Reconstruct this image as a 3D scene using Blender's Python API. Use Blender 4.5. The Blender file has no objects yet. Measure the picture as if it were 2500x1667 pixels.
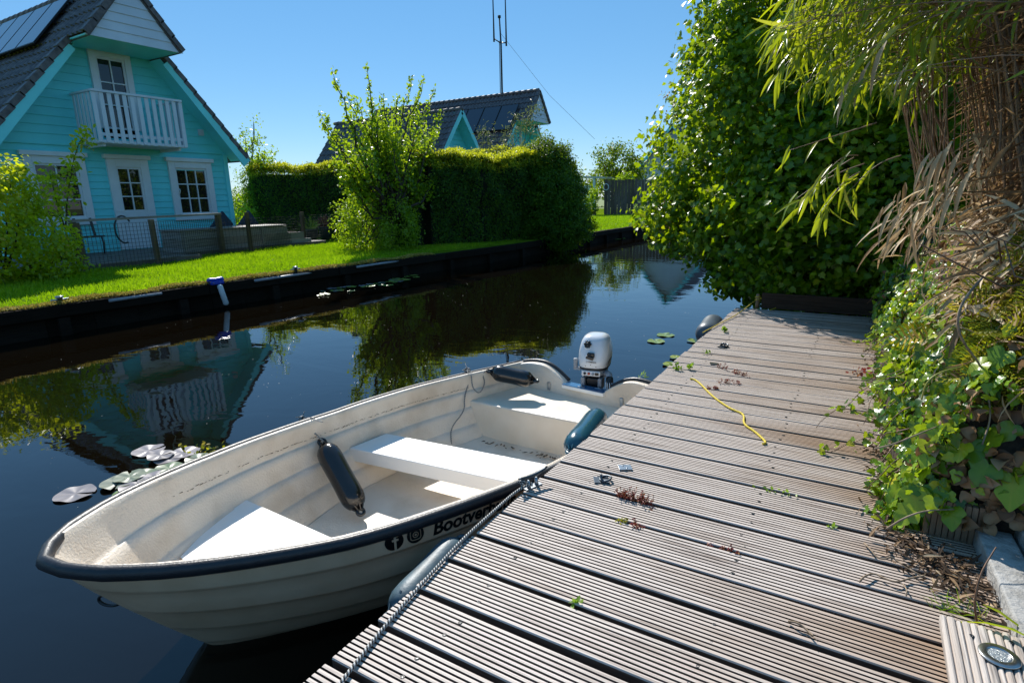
import bpy, bmesh, math, random
import numpy as np
from mathutils import Vector, Matrix
S = bpy.context.scene
C = S.collection
rnd = random.Random(7)
R = math.radians
# ------------------------------------------------------------------ camera
F_PX, YAW, PITCH, ROLL = 1410.02, 0.545403, 0.240983, -0.0208278
CAM = Vector((1.00863, -0.780884, 1.081146))
def cam_axes():
    f = Vector((-math.sin(YAW), math.cos(YAW), 0)); r = Vector((math.cos(YAW), math.sin(YAW), 0)); u = Vector((0, 0, 1))
    f2 = f*math.cos(PITCH) - u*math.sin(PITCH); u2 = f*math.sin(PITCH) + u*math.cos(PITCH)
    r3 = r*math.cos(ROLL) + u2*math.sin(ROLL); u3 = -r*math.sin(ROLL) + u2*math.cos(ROLL)
    return r3, u3, f2
ax_r, ax_u, ax_f = cam_axes()
cd = bpy.data.cameras.new('camera'); cam = bpy.data.objects.new('camera', cd); C.objects.link(cam)
cd.sensor_width = 36; cd.lens = F_PX/2500*36; cd.clip_end = 2000; cd.clip_start = 0.02
cam.matrix_world = Matrix(((ax_r.x, ax_u.x, -ax_f.x, CAM.x), (ax_r.y, ax_u.y, -ax_f.y, CAM.y), (ax_r.z, ax_u.z, -ax_f.z, CAM.z), (0, 0, 0, 1)))
S.camera = cam
# ------------------------------------------------------------------ light
SUN_AZ, SUN_EL = R(46), R(40)          # azimuth from +y towards -x
w = bpy.data.worlds.new('World'); S.world = w; w.use_nodes = True
nt = w.node_tree; bg = nt.nodes['Background']
sky = nt.nodes.new('ShaderNodeTexSky'); sky.sky_type = 'NISHITA'; sky.sun_disc = False
sky.sun_elevation = SUN_EL; sky.sun_rotation = -SUN_AZ; sky.air_density = 1.0; sky.dust_density = 0.0; sky.ozone_density = 2.5; sky.altitude = 600
hs = nt.nodes.new('ShaderNodeHueSaturation'); hs.inputs['Saturation'].default_value = 1.18; hs.inputs['Value'].default_value = .93; hs.inputs['Hue'].default_value = .498
nt.links.new(sky.outputs[0], hs.inputs['Color']); mxs = nt.nodes.new('ShaderNodeMix'); mxs.data_type = 'RGBA'; mxs.inputs[0].default_value = .45; mxs.inputs[7].default_value = (1.25, 3.75, 6.9, 1); nt.links.new(hs.outputs[0], mxs.inputs[6]); nt.links.new(mxs.outputs[2], bg.inputs[0]); bg.inputs[1].default_value = 0.095
sl = bpy.data.lights.new('sun', 'SUN'); sl.energy = 5.0; sl.angle = R(0.53); sl.color = (1, .955, .88)
so = bpy.data.objects.new('sun', sl); C.objects.link(so)
sdir = Vector((-math.sin(SUN_AZ)*math.cos(SUN_EL), math.cos(SUN_AZ)*math.cos(SUN_EL), math.sin(SUN_EL)))
so.rotation_euler = sdir.to_track_quat('Z', 'Y').to_euler(); so.location = (0, 0, 30)
S.view_settings.view_transform = 'Standard'; S.view_settings.look = 'None'; S.view_settings.exposure = 0.42; S.view_settings.gamma = 1
S.cycles.max_bounces = 8; S.cycles.transmission_bounces = 4; S.cycles.transparent_max_bounces = 8
S.cycles.sample_clamp_indirect = 6; S.cycles.caustics_reflective = False; S.cycles.caustics_refractive = False
WATER_Z, LAND_Z = -0.5, -0.1

# ------------------------------------------------------------------ materials
def newmat(name):
    m = bpy.data.materials.new(name); m.use_nodes = True
    n = m.node_tree.nodes; return m, n, m.node_tree.links, n['Principled BSDF']
def ramp(n, stops):
    r = n.new('ShaderNodeValToRGB'); cr = r.color_ramp
    while len(cr.elements) < len(stops): cr.elements.new(0.5)
    for e, (p, c) in zip(cr.elements, stops): e.position = p; e.color = (*c, 1)
    return r
def noise_node(n, l, scale, detail=4, rough=.55, vec=(1, 1, 1), coord='Object', dist=0):
    tc = n.new('ShaderNodeTexCoord'); mp = n.new('ShaderNodeMapping'); mp.inputs['Scale'].default_value = vec
    t = n.new('ShaderNodeTexNoise'); t.inputs['Scale'].default_value = scale; t.inputs['Detail'].default_value = detail
    t.inputs['Roughness'].default_value = rough; t.inputs['Distortion'].default_value = dist
    l.new(tc.outputs[coord], mp.inputs[0]); l.new(mp.outputs[0], t.inputs['Vector']); return t
def add_bump(n, l, b, src, strength, dist=.01):
    bp = n.new('ShaderNodeBump'); bp.inputs['Strength'].default_value = strength; bp.inputs['Distance'].default_value = dist
    l.new(src, bp.inputs['Height'])
    if b.inputs['Normal'].links: l.new(b.inputs['Normal'].links[0].from_socket, bp.inputs['Normal'])
    l.new(bp.outputs[0], b.inputs['Normal'])
def mat(name, col, rough=.5, metal=0, var=.12, scale=6, bump=0, bscale=40, vec=(1, 1, 1), spec=.5, col2=None, lo=.3, hi=.7, coat=0):
    m, n, l, b = newmat(name)
    c2 = col2 or tuple(max(0, c*(1-var*2)) for c in col)
    t = noise_node(n, l, scale, vec=vec); r = ramp(n, [(lo, c2), (hi, col)])
    l.new(t.outputs[0], r.inputs[0]); l.new(r.outputs[0], b.inputs['Base Color'])
    b.inputs['Roughness'].default_value = rough; b.inputs['Metallic'].default_value = metal
    b.inputs['Specular IOR Level'].default_value = spec; b.inputs['Coat Weight'].default_value = coat
    if bump:
        t2 = noise_node(n, l, bscale, vec=vec); add_bump(n, l, b, t2.outputs[0], bump)
    return m
def leafmat(name, stops, trans=.4, tcol=(.35, .5, .04), rough=.38, spec=.5):
    """per-leaf tint from the rnd attribute; light comes through the blade"""
    m, n, l, b = newmat(name)
    a = n.new('ShaderNodeAttribute'); a.attribute_name = 'rnd'
    r = ramp(n, stops); l.new(a.outputs['Fac'], r.inputs[0]); l.new(r.outputs[0], b.inputs['Base Color'])
    b.inputs['Roughness'].default_value = rough; b.inputs['Specular IOR Level'].default_value = spec
    tr = n.new('ShaderNodeBsdfTranslucent'); mx = n.new('ShaderNodeMix'); mx.data_type = 'RGBA'; mx.blend_type = 'MIX'; mx.inputs[0].default_value = .55
    l.new(r.outputs[0], mx.inputs[6]); mx.inputs[7].default_value = (*tcol, 1); l.new(mx.outputs[2], tr.inputs[0])
    ms = n.new('ShaderNodeMixShader'); ms.inputs[0].default_value = trans
    l.new(b.outputs[0], ms.inputs[1]); l.new(tr.outputs[0], ms.inputs[2]); l.new(ms.outputs[0], n['Material Output'].inputs[0])
    return m
def woodmat(name, grey, brown, dark, along='x', bump=.5, bias=.5, wear=False, fine=1.0):
    m, n, l, b = newmat(name)
    v = {'x': (1.2, 26, 26), 'y': (26, 1.2, 26), 'z': (26, 26, 1.2)}[along]
    g = noise_node(n, l, 3.2*fine, 8, .7, v); big = noise_node(n, l, 1.3, 3, .6, {'x': (.6, 2.2, 1), 'y': (2.2, .6, 1), 'z': (1, 1, .6)}[along])
    a = n.new('ShaderNodeAttribute'); a.attribute_name = 'rnd'
    ma = n.new('ShaderNodeMath'); ma.operation = 'MULTIPLY_ADD'; l.new(a.outputs['Fac'], ma.inputs[0]); ma.inputs[1].default_value = .18 if wear else .35; l.new(big.outputs[0], ma.inputs[2])
    fac = ma.outputs[0]
    if wear:   # boards are browner where people do not walk, towards the planted side
        tc = n.new('ShaderNodeTexCoord'); sx = n.new('ShaderNodeSeparateXYZ'); l.new(tc.outputs['Object'], sx.inputs[0])
        mr = n.new('ShaderNodeMapRange'); mr.inputs[1].default_value = .1; mr.inputs[2].default_value = 1.3; mr.inputs[3].default_value = -.14; mr.inputs[4].default_value = .26
        l.new(sx.outputs[0], mr.inputs[0]); ad = n.new('ShaderNodeMath'); ad.operation = 'ADD'; l.new(mr.outputs[0], ad.inputs[0]); l.new(fac, ad.inputs[1]); fac = ad.outputs[0]
    r = ramp(n, [(bias, grey), (bias+.35, brown)]); l.new(fac, r.inputs[0])
    r2 = ramp(n, [(.33, dark), (.52, (1, 1, 1))]); l.new(g.outputs[0], r2.inputs[0])
    mx = n.new('ShaderNodeMix'); mx.data_type = 'RGBA'; mx.blend_type = 'MULTIPLY'; mx.inputs[0].default_value = .85
    l.new(r.outputs[0], mx.inputs[6]); l.new(r2.outputs[0], mx.inputs[7]); l.new(mx.outputs[2], b.inputs['Base Color'])
    b.inputs['Roughness'].default_value = .62; b.inputs['Specular IOR Level'].default_value = .4
    add_bump(n, l, b, g.outputs[0], bump, .004)
    return m
M = {}
M['deck'] = woodmat('weathered_deck_wood', (.575, .495, .44), (.36, .245, .165), (.36, .31, .28), 'x', .35, .60, True, .6)
M['groove'] = woodmat('shaded_plank_groove', (.085, .065, .055), (.055, .04, .03), (.4, .36, .34), 'x', .6, .5)  # shade inside grooves and gaps painted as darker wood
M['box_wood'] = woodmat('weathered_box_wood', (.52, .46, .41), (.38, .29, .22), (.16, .13, .11), 'y', .8, .50, False, .55)
M['upright_wood'] = woodmat('brown_upright_wood', (.30, .22, .15), (.22, .14, .085), (.4, .36, .33), 'z', .6, .4)
M['dark_wood'] = woodmat('dark_shaded_wood', (.022, .017, .013), (.014, .010, .007), (.4, .4, .4), 'y', .5)  # near black: shade on the bank wall is put into the colour
M['wall_wood'] = woodmat('shaded_brown_boards', (.07, .05, .038), (.05, .03, .02), (.4, .4, .4), 'x', .5)  # darkened to stand in for deep bush shade at the jetty end
M['post_wood'] = woodmat('fence_post_wood', (.17, .13, .09), (.11, .08, .05), (.5, .48, .45), 'z', .5)
M['fence_board'] = woodmat('grey_fence_boards', (.16, .13, .12), (.11, .085, .07), (.5, .5, .5), 'z', .4)
M['grey_box'] = woodmat('grey_planter_boards', (.27, .25, .24), (.20, .165, .14), (.5, .5, .5), 'y', .3)
M['terrace'] = woodmat('terrace_boards', (.16, .13, .12), (.11, .085, .07), (.5, .5, .5), 'y', .3)
M['aqua'] = mat('turquoise_paint', (.14, .73, .78), .5, var=.06, scale=1.5, bump=.12, bscale=60)
M['aqua_light'] = mat('pale_turquoise_paint', (.18, .78, .82), .45, var=.05, scale=2)
M['white_paint'] = mat('white_wood_paint', (.70, .74, .78), .4, var=.05, scale=3)
M['white_siding'] = mat('white_siding_paint', (.62, .69, .78), .5, var=.06, scale=2, bump=.1, bscale=50)
M['tile'] = mat('anthracite_roof_tile', (.16, .14, .14), .6, var=.25, scale=9, bump=.3, bscale=80, col2=(.06, .055, .06))
M['solar'] = mat('solar_glass', (.012, .014, .03), .09, var=.1, scale=3, spec=.9)
M['solar_frame'] = mat('black_aluminium', (.03, .03, .032), .4, .6)
M['glass'] = mat('window_glass', (.008, .010, .012), .015, var=.1, scale=1, spec=.75)
M['grass_base'] = mat('lawn_soil', (.17, .25, .012), 1.0, spec=.0, var=.3, scale=3, bump=.8, bscale=90, col2=(.05, .09, .006))
M['soil'] = mat('dark_soil', (.07, .045, .028), .95, var=.3, scale=14, bump=1, bscale=60, col2=(.02, .014, .01))
M['grass'] = leafmat('grass_blade', [(0, (.11, .235, .004)), (.6, (.225, .375, .006)), (1, (.40, .44, .03))], .45, (.44, .74, .0), .5, .3)
M['grass_far'] = mat('far_lawn', (.16, .22, .04), .9, var=.2, scale=1.5, bump=.6, bscale=40)
M['moss'] = leafmat('yellow_moss', [(0, (.28, .22, .05)), (.6, (.42, .33, .07)), (1, (.5, .42, .14))], .25, (.5, .4, .05), .8, .1)
M['bark'] = mat('bark', (.085, .06, .04), .9, var=.3, scale=20, bump=.8, bscale=60, vec=(1, 1, .3))
M['twig'] = mat('dry_twig', (.36, .26, .17), .8, var=.3, scale=30)
M['red_twig'] = mat('brown_stem', (.20, .10, .05), .6, var=.3, scale=30)
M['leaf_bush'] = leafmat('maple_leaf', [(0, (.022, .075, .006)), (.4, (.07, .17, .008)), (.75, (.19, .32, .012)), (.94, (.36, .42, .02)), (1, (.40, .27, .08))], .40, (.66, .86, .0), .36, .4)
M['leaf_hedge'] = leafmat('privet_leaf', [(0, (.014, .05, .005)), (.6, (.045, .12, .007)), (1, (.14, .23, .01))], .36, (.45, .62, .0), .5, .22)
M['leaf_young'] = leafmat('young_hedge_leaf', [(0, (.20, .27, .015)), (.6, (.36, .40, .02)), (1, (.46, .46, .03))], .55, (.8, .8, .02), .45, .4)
M['leaf_shrub'] = leafmat('spring_leaf', [(0, (.06, .16, .006)), (.5, (.20, .34, .01)), (.9, (.44, .48, .02)), (1, (.5, .25, .1))], .55, (.95, .98, .01), .35, .5)
M['leaf_plum'] = leafmat('plum_leaf', [(0, (.05, .13, .006)), (.6, (.15, .28, .01)), (1, (.34, .38, .02))], .5, (.62, .84, .01), .35, .5)
M['leaf_grey'] = leafmat('grey_green_leaf', [(0, (.05, .09, .04)), (.6, (.12, .16, .07)), (1, (.22, .22, .13))], .3, (.3, .36, .08), .5, .3)
M['leaf_dark'] = leafmat('conifer_leaf', [(0, (.012, .035, .012)), (.7, (.03, .07, .018)), (1, (.08, .13, .02))], .25, (.2, .3, .02), .5, .4)
M['ivy'] = leafmat('ivy_leaf', [(0, (.022, .08, .018)), (.3, (.06, .16, .02)), (.6, (.18, .32, .015)), (.9, (.38, .46, .03)), (1, (.55, .48, .05))], .36, (.60, .78, .01), .26, .55)
M['bamboo_leaf'] = leafmat('bamboo_leaf', [(0, (.035, .11, .015)), (.5, (.10, .21, .02)), (.85, (.30, .38, .02)), (1, (.50, .42, .10))], .44, (.78, .86, .0), .33, .5)
M['dry_leaf'] = leafmat('dry_bamboo_leaf', [(0, (.10, .055, .027)), (.5, (.33, .20, .10)), (1, (.76, .60, .38))], .30, (.6, .4, .18), .55, .3)
M['dead_leaf'] = leafmat('brown_dead_leaf', [(0, (.12, .065, .035)), (.6, (.26, .14, .07)), (1, (.42, .27, .15))], .2, (.4, .2, .07), .55, .3)
M['litter'] = leafmat('dark_litter', [(0, (.03, .018, .011)), (.6, (.11, .065, .035)), (.9, (.30, .19, .10)), (1, (.5, .38, .24))], .1, (.3, .2, .1), .7, .2)
M['culm'] = mat('bamboo_culm', (.36, .23, .13), .55, var=.35, scale=12, col2=(.13, .08, .05))
M['cedar'] = leafmat('cedar_scale', [(0, (.06, .12, .01)), (.5, (.18, .24, .015)), (.8, (.42, .38, .02)), (1, (.50, .32, .14))], .38, (.75, .7, .02), .5, .3)
M['yellow_leaf'] = leafmat('yellow_leaf', [(0, (.60, .40, .02)), (1, (.70, .50, .03))], .45, (.8, .55, .02), .45)
M['red_plant'] = leafmat('red_sedum', [(0, (.15, .02, .02)), (.7, (.30, .05, .04)), (1, (.38, .24, .06))], .2, (.5, .08, .05), .5)
M['weed'] = leafmat('fresh_weed', [(0, (.10, .22, .02)), (1, (.25, .40, .04))], .4, (.4, .6, .03), .45)
M['hull'] = mat('cream_bounce_gelcoat', (.80, .56, .37), .36, var=.05, scale=5, bump=.05, bscale=90, col2=(.66, .44, .27))  # cream hull with warm bounce light mixed into its base colour
M['inner'] = mat('white_inner_gelcoat', (.76, .67, .56), .45, var=.04, scale=4, bump=.35, bscale=110, col2=(.60, .50, .39), lo=.3, hi=.55)
M['seat'] = mat('white_seat_paint', (.88, .86, .82), .45, var=.02, scale=4, bump=.1, bscale=90)
M['rubber'] = mat('black_rubber', (.022, .023, .028), .42, var=.2, scale=30, bump=.15, bscale=120)
M['black_pvc'] = mat('black_vinyl', (.008, .008, .009), .22, var=.1, scale=9, coat=.3)
M['teal_pvc'] = mat('teal_vinyl', (.018, .085, .125), .22, var=.15, scale=8, coat=.3)
M['teal_dull'] = mat('faded_teal_vinyl', (.075, .135, .17), .5, var=.2, scale=18, bump=.1, bscale=80)
M['grey_pvc'] = mat('grey_vinyl', (.10, .13, .16), .4, var=.15, scale=8)
M['ring_steel'] = mat('dull_blued_steel', (.10, .12, .14), .35, .8, var=.2, scale=30)
M['steel'] = mat('galvanised_steel', (.42, .45, .48), .32, .9, var=.2, scale=30)
M['inox'] = mat('brushed_steel', (.55, .55, .54), .28, 1, var=.1, scale=50)
M['dark_steel'] = mat('dark_iron', (.05, .055, .06), .4, .7, var=.2, scale=20)
M['motor_white'] = mat('pearl_white_paint', (.66, .69, .73), .25, .0, var=.03, scale=4, coat=.5)
M['motor_grey'] = mat('motor_grey_plastic', (.28, .30, .33), .4, var=.1, scale=9)
M['motor_black'] = mat('motor_black_plastic', (.012, .012, .014), .35, var=.1, scale=9)
M['red_plastic'] = mat('red_plastic', (.45, .06, .02), .4)
M['blue_plastic'] = mat('blue_plastic', (.01, .05, .45), .35)
M['blue_pad'] = mat('blue_motor_pad', (.03, .13, .27), .25, coat=.3)
M['pipe_white'] = mat('white_fender', (.62, .66, .68), .4, var=.1)
M['decal'] = mat('black_decal', (.006, .006, .007), .35)
M['concrete'] = mat('grey_concrete', (.42, .41, .39), .9, var=.2, scale=24, bump=.7, bscale=70, col2=(.22, .21, .19))
M['lily'] = leafmat('lily_pad', [(0, (.10, .22, .06)), (.3, (.16, .21, .12)), (.5, (.22, .20, .20)), (1, (.30, .27, .29))], .0, (.2, .3, .1), .38, .4)
M['lily_green'] = leafmat('green_lily_pad', [(0, (.13, .22, .03)), (1, (.24, .30, .06))], .0, (.2, .3, .1), .3, .7)
M['lounger_blue'] = mat('dark_blue_canvas', (.012, .045, .09), .8)
M['speck'] = mat('floating_pollen', (.5, .5, .48), .6)
M['zinc'] = mat('zinc_roof', (.5, .52, .55), .3, .6)
M['terracotta'] = mat('dark_glazed_pot', (.03, .03, .035), .35)
M['tagmat'] = mat('white_card', (.6, .66, .72), .6)
def rope_mat(name, a, bcol, scale=330):
    m, n, l, b = newmat(name)
    tc = n.new('ShaderNodeAttribute'); tc.attribute_name = 'uvl'; sp = n.new('ShaderNodeSeparateXYZ'); l.new(tc.outputs['Vector'], sp.inputs[0])
    m1 = n.new('ShaderNodeMath'); m1.operation = 'MULTIPLY_ADD'; l.new(sp.outputs[0], m1.inputs[0]); m1.inputs[1].default_value = scale; l.new(sp.outputs[1], m1.inputs[2])
    sn = n.new('ShaderNodeMath'); sn.operation = 'SINE'; l.new(m1.outputs[0], sn.inputs[0])
    r = ramp(n, [(.45, a), (.62, bcol)]); mr = n.new('ShaderNodeMapRange'); mr.inputs[1].default_value = -1; l.new(sn.outputs[0], mr.inputs[0]); l.new(mr.outputs[0], r.inputs[0])
    l.new(r.outputs[0], b.inputs['Base Color']); b.inputs['Roughness'].default_value = .6
    add_bump(n, l, b, sn.outputs[0], .6, .002)
    return m
M['rope_bw'] = rope_mat('black_white_rope', (.012, .012, .014), (.5, .5, .48), 520)
M['rope_y'] = rope_mat('yellow_rope', (.60, .44, .02), (.80, .62, .05), 700)
for k_ in ('dark_wood', 'post_wood', 'fence_board', 'wall_wood'):
    b_ = M[k_].node_tree.nodes['Principled BSDF']; b_.inputs['Roughness'].default_value = .95; b_.inputs['Specular IOR Level'].default_value = .08
# water
def water_mat():
    m, n, l, b = newmat('canal_water')
    b.inputs['Base Color'].default_value = (.0042, .0030, .0016, 1); b.inputs['Roughness'].default_value = .012
    b.inputs['IOR'].default_value = 1.5; b.inputs['Specular IOR Level'].default_value = .5
    t1 = noise_node(n, l, 1.1, 3, .5, (1, 1.5, 1), dist=.6); t2 = noise_node(n, l, 7, 3, .5, (1, 1.2, 1), dist=.4)
    ad = n.new('ShaderNodeMath'); ad.operation = 'MULTIPLY_ADD'; l.new(t2.outputs[0], ad.inputs[0]); ad.inputs[1].default_value = .10; l.new(t1.outputs[0], ad.inputs[2])
    add_bump(n, l, b, ad.outputs[0], .30, .012)
    return m
M['water'] = water_mat()

# ------------------------------------------------------------------ mesh helpers
class MB:
    def __init__(s): s.v = []; s.f = []; s.m = []; s.rn = []; s.uv = []; s.cur = 0; s.r = .5; s.smooth = []
    def _add(s, vs, fs, sm=False, uv=None):
        o = len(s.v); s.v += [tuple(x) for x in vs]; s.rn += [s.r]*len(vs); s.uv += uv if uv else [(0, 0, 0)]*len(vs)
        s.f += [tuple(i+o for i in f) for f in fs]; s.m += [s.cur]*len(fs); s.smooth += [sm]*len(fs)
    def box(s, a, b, mtx=None):
        x0, y0, z0 = a; x1, y1, z1 = b
        vs = [Vector(p) for p in ((x0, y0, z0), (x1, y0, z0), (x1, y1, z0), (x0, y1, z0), (x0, y0, z1), (x1, y0, z1), (x1, y1, z1), (x0, y1, z1))]
        if mtx: vs = [mtx @ v for v in vs]
        s._add(vs, [(0, 3, 2, 1), (4, 5, 6, 7), (0, 1, 5, 4), (1, 2, 6, 5), (2, 3, 7, 6), (3, 0, 4, 7)])
        return s
    def bar(s, p, q, wd, th, up=(0, 0, 1)):
        p, q = Vector(p), Vector(q); d = (q-p); L = d.length; d.normalize(); u = Vector(up); sd = d.cross(u)
        if sd.length < 1e-4: sd = d.cross(Vector((1, 0, 0)))
        sd.normalize(); u = sd.cross(d)
        m = Matrix((( d.x, sd.x, u.x, p.x), (d.y, sd.y, u.y, p.y), (d.z, sd.z, u.z, p.z), (0, 0, 0, 1)))
        return s.box((0, -wd/2, -th/2), (L, wd/2, th/2), m)
    def tube(s, pts, rad, n=6, cap=True):
        P = [Vector(p) for p in pts]; rs = rad if hasattr(rad, '__len__') else [rad]*len(P)
        vs = []; uv = []; fs = []; pn = None; Ld = 0
        for i, p in enumerate(P):
            t = (P[min(i+1, len(P)-1)]-P[max(i-1, 0)])
            if t.length < 1e-9: t = Vector((0, 0, 1))
            t.normalize()
            if pn is None: pn = t.orthogonal().normalized()
            else:
                pn = pn - t*pn.dot(t)
                pn = pn.normalized() if pn.length > 1e-6 else t.orthogonal().normalized()
            bn = t.cross(pn)
            if i: Ld += (p-P[i-1]).length
            for k in range(n):
                a = 2*math.pi*k/n; vs.append(p+(pn*math.cos(a)+bn*math.sin(a))*rs[i]); uv.append((Ld, a*2, 0))
        for i in range(len(P)-1):
            for k in range(n): fs.append((i*n+k, i*n+(k+1) % n, (i+1)*n+(k+1) % n, (i+1)*n+k))
        if cap: fs.append(tuple(range(n-1, -1, -1))); fs.append(tuple((len(P)-1)*n+k for k in range(n)))
        s._add(vs, fs, True, uv); return s
    def lathe(s, prof, mtx=None, n=20):
        vs = []; fs = []
        for r, z in prof:
            for k in range(n):
                a = 2*math.pi*k/n; v = Vector((r*math.cos(a), r*math.sin(a), z)); vs.append(mtx @ v if mtx else v)
        for i in range(len(prof)-1):
            for k in range(n): fs.append((i*n+k, i*n+(k+1) % n, (i+1)*n+(k+1) % n, (i+1)*n+k))
        fs.append(tuple(range(n-1, -1, -1))); fs.append(tuple((len(prof)-1)*n+k for k in range(n)))
        s._add(vs, fs, True); return s
    def grid(s, fn, nu, nv, sm=True, flip=False):
        vs = [fn(i/nu, j/nv) for i in range(nu+1) for j in range(nv+1)]
        fs = []
        for i in range(nu):
            for j in range(nv):
                a = i*(nv+1)+j; f = (a, a+nv+1, a+nv+2, a+1); fs.append(f[::-1] if flip else f)
        s._add(vs, fs, sm); return s
    def poly(s, pts): s._add(pts, [tuple(range(len(pts)))]); return s
    def prism(s, pts, vec):
        n = len(pts); vec = Vector(vec); P = [Vector(p) for p in pts]
        s._add(P+[p+vec for p in P], [tuple(range(n-1, -1, -1)), tuple(range(n, 2*n))]+[(i, (i+1) % n, n+(i+1) % n, n+i) for i in range(n)]); return s
    def build(s, name, mats, parent=None, bevel=0, weld=False):
        me = bpy.data.meshes.new(name); me.from_pydata(s.v, [], s.f)
        for m in (mats if isinstance(mats, (list, tuple)) else [mats]): me.materials.append(m)
        me.polygons.foreach_set('material_index', s.m); me.polygons.foreach_set('use_smooth', s.smooth)
        a = me.attributes.new('rnd', 'FLOAT', 'POINT'); a.data.foreach_set('value', s.rn)
        a = me.attributes.new('uvl', 'FLOAT_VECTOR', 'POINT'); a.data.foreach_set('vector', np.array(s.uv, dtype=np.float32).ravel())
        me.update()
        bm = bmesh.new(); bm.from_mesh(me)
        if weld: bmesh.ops.remove_doubles(bm, verts=bm.verts, dist=1e-5)
        bmesh.ops.recalc_face_normals(bm, faces=bm.faces); bm.to_mesh(me); bm.free()
        return link(name, me, parent, bevel)
def link(name, me, parent=None, bevel=0):
    o = bpy.data.objects.new(name, me); C.objects.link(o)
    if parent:
        o.parent = parent
        pi = PINV.get(parent.name)
        if pi is not None: o.matrix_parent_inverse = pi
    if bevel:
        b = o.modifiers.new('bevel', 'BEVEL'); b.width = bevel; b.segments = 2; b.limit_method = 'ANGLE'; b.angle_limit = R(40)
    return o
PINV = {}
def thing(name, label, cat, loc=(0, 0, 0), group=None):
    """Empty at the base of the thing; its parts are written in world coordinates"""
    o = bpy.data.objects.new(name, None); C.objects.link(o); o.location = loc; o.empty_display_size = .1
    o['label'] = label; o['category'] = cat
    if group: o['group'] = group
    PINV[o.name] = Matrix.Translation(Vector(loc)).inverted()
    return o
def tag(o, label, cat, group=None, kind=None):
    o['label'] = label; o['category'] = cat
    if group: o['group'] = group
    if kind: o['kind'] = kind
    return o
def struct(o): o['kind'] = 'structure'; return o
def sub(parent_obj, o):
    o.parent = parent_obj; o.matrix_parent_inverse = Matrix(); p = parent_obj
    if p.parent: o.matrix_parent_inverse = Matrix()
    return o
def cam_ray(px, py):
    return ax_f + ax_r*((px-1250)/F_PX) - ax_u*((py-833.5)/F_PX)
def onz(px, py, z):
    """where the sight line of a photo pixel meets the level z"""
    d = cam_ray(px, py); return CAM + d*((z-CAM.z)/d.z)
def onx(px, py, x):
    d = cam_ray(px, py); return CAM + d*((x-CAM.x)/d.x)
def ony(px, py, y):
    d = cam_ray(px, py); return CAM + d*((y-CAM.y)/d.y)

# ---------------- leaves
def T_oval():   # folded blade, unit length, along +y, normal +z
    return np.array([(0, 0, 0), (-.3, .35, .07), (-.22, .75, .06), (0, 1, 0), (.22, .75, .06), (.3, .35, .07), (0, .45, 0)], float), [(0, 6, 1), (1, 6, 3, 2), (6, 0, 5), (3, 6, 5, 4)]
def T_tri(): return np.array([(-.3, .3, 0), (0, 0, 0), (.3, .3, 0), (0, 1, .0)], float), [(0, 1, 2, 3)]
def T_maple():
    pts = [(0, 0), (.3, -.05), (.5, .2), (.34, .32), (.42, .62), (.2, .62), (0, 1), (-.2, .62), (-.42, .62), (-.34, .32), (-.5, .2), (-.3, -.05)]
    v = [(x, y, .18*abs(x)) for x, y in pts]+[(0, .35, 0)]
    return np.array(v, float), [(i, (i+1) % 12, 12) for i in range(12)]
def T_ivy():
    h = [(0, 0), (.10, -.09), (.24, -.12), (.38, -.04), (.50, .12), (.54, .24), (.42, .34), (.345, .42), (.36, .56), (.29, .68), (.17, .80), (.07, .93)]
    pts = h+[(0, 1)]+[(-x, y) for x, y in h[:0:-1]]; n = len(pts)
    v = [(x, y, .20*abs(x)-.16*y*y-.25*x*x+.05*math.sin(9*x+7*y)) for x, y in pts]+[(0, .3, -.01)]
    return np.array(v, float), [(i, (i+1) % n, n) for i in range(n)]
def T_blade(wd=.07, droop=.25):
    v = []
    for t, w_ in ((0, .25), (.25, 1), (.55, .85), (.8, .5)):
        z = -droop*t*t; v += [(-wd*w_, t, z+.03*w_), (0, t, z), (wd*w_, t, z+.03*w_)]
    v.append((0, 1, -droop)); f = []
    for i in range(3):
        a = i*3; f += [(a, a+1, a+4, a+3), (a+1, a+2, a+5, a+4)]
    f += [(9, 10, 12), (10, 11, 12)]
    return np.array(v, float), f
def T_curl():
    v = []
    for i in range(5):
        t = i/4; w_ = [.12, .42, .5, .35, .02][i]
        for u in (-1, 0, 1): v.append((u*w_, t, .35*abs(u)*w_*1.6+.25*math.sin(t*3)))
    f = []
    for i in range(4):
        for k in range(2): a = i*3+k; f.append((a, a+1, a+4, a+3))
    return np.array(v, float), f
def T_frond():
    v = []; f = []
    for i in range(9):
        t = i/9; L = .42*math.sin(math.pi*min(1, t*.8+.18))
        for sgn in (-1, 1):
            o = len(v); v += [(0, t, 0), (sgn*L, t+.22, .03), (sgn*L*.8, t+.12, .0), (0, t+.07, 0)]; f.append((o, o+1, o+2, o+3))
            for q in (.45, .75):
                o = len(v); cx, cy = sgn*L*q, t+.2*q; v += [(cx, cy, .02), (cx+sgn*.02, cy+.13, .03), (cx+sgn*.06, cy+.11, .02)]; f.append((o, o+1, o+2))
    o = len(v); v += [(-.012, 0, 0), (.012, 0, 0), (0, 1.1, 0)]; f.append((o, o+1, o+2))
    return np.array(v, float), f
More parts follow.
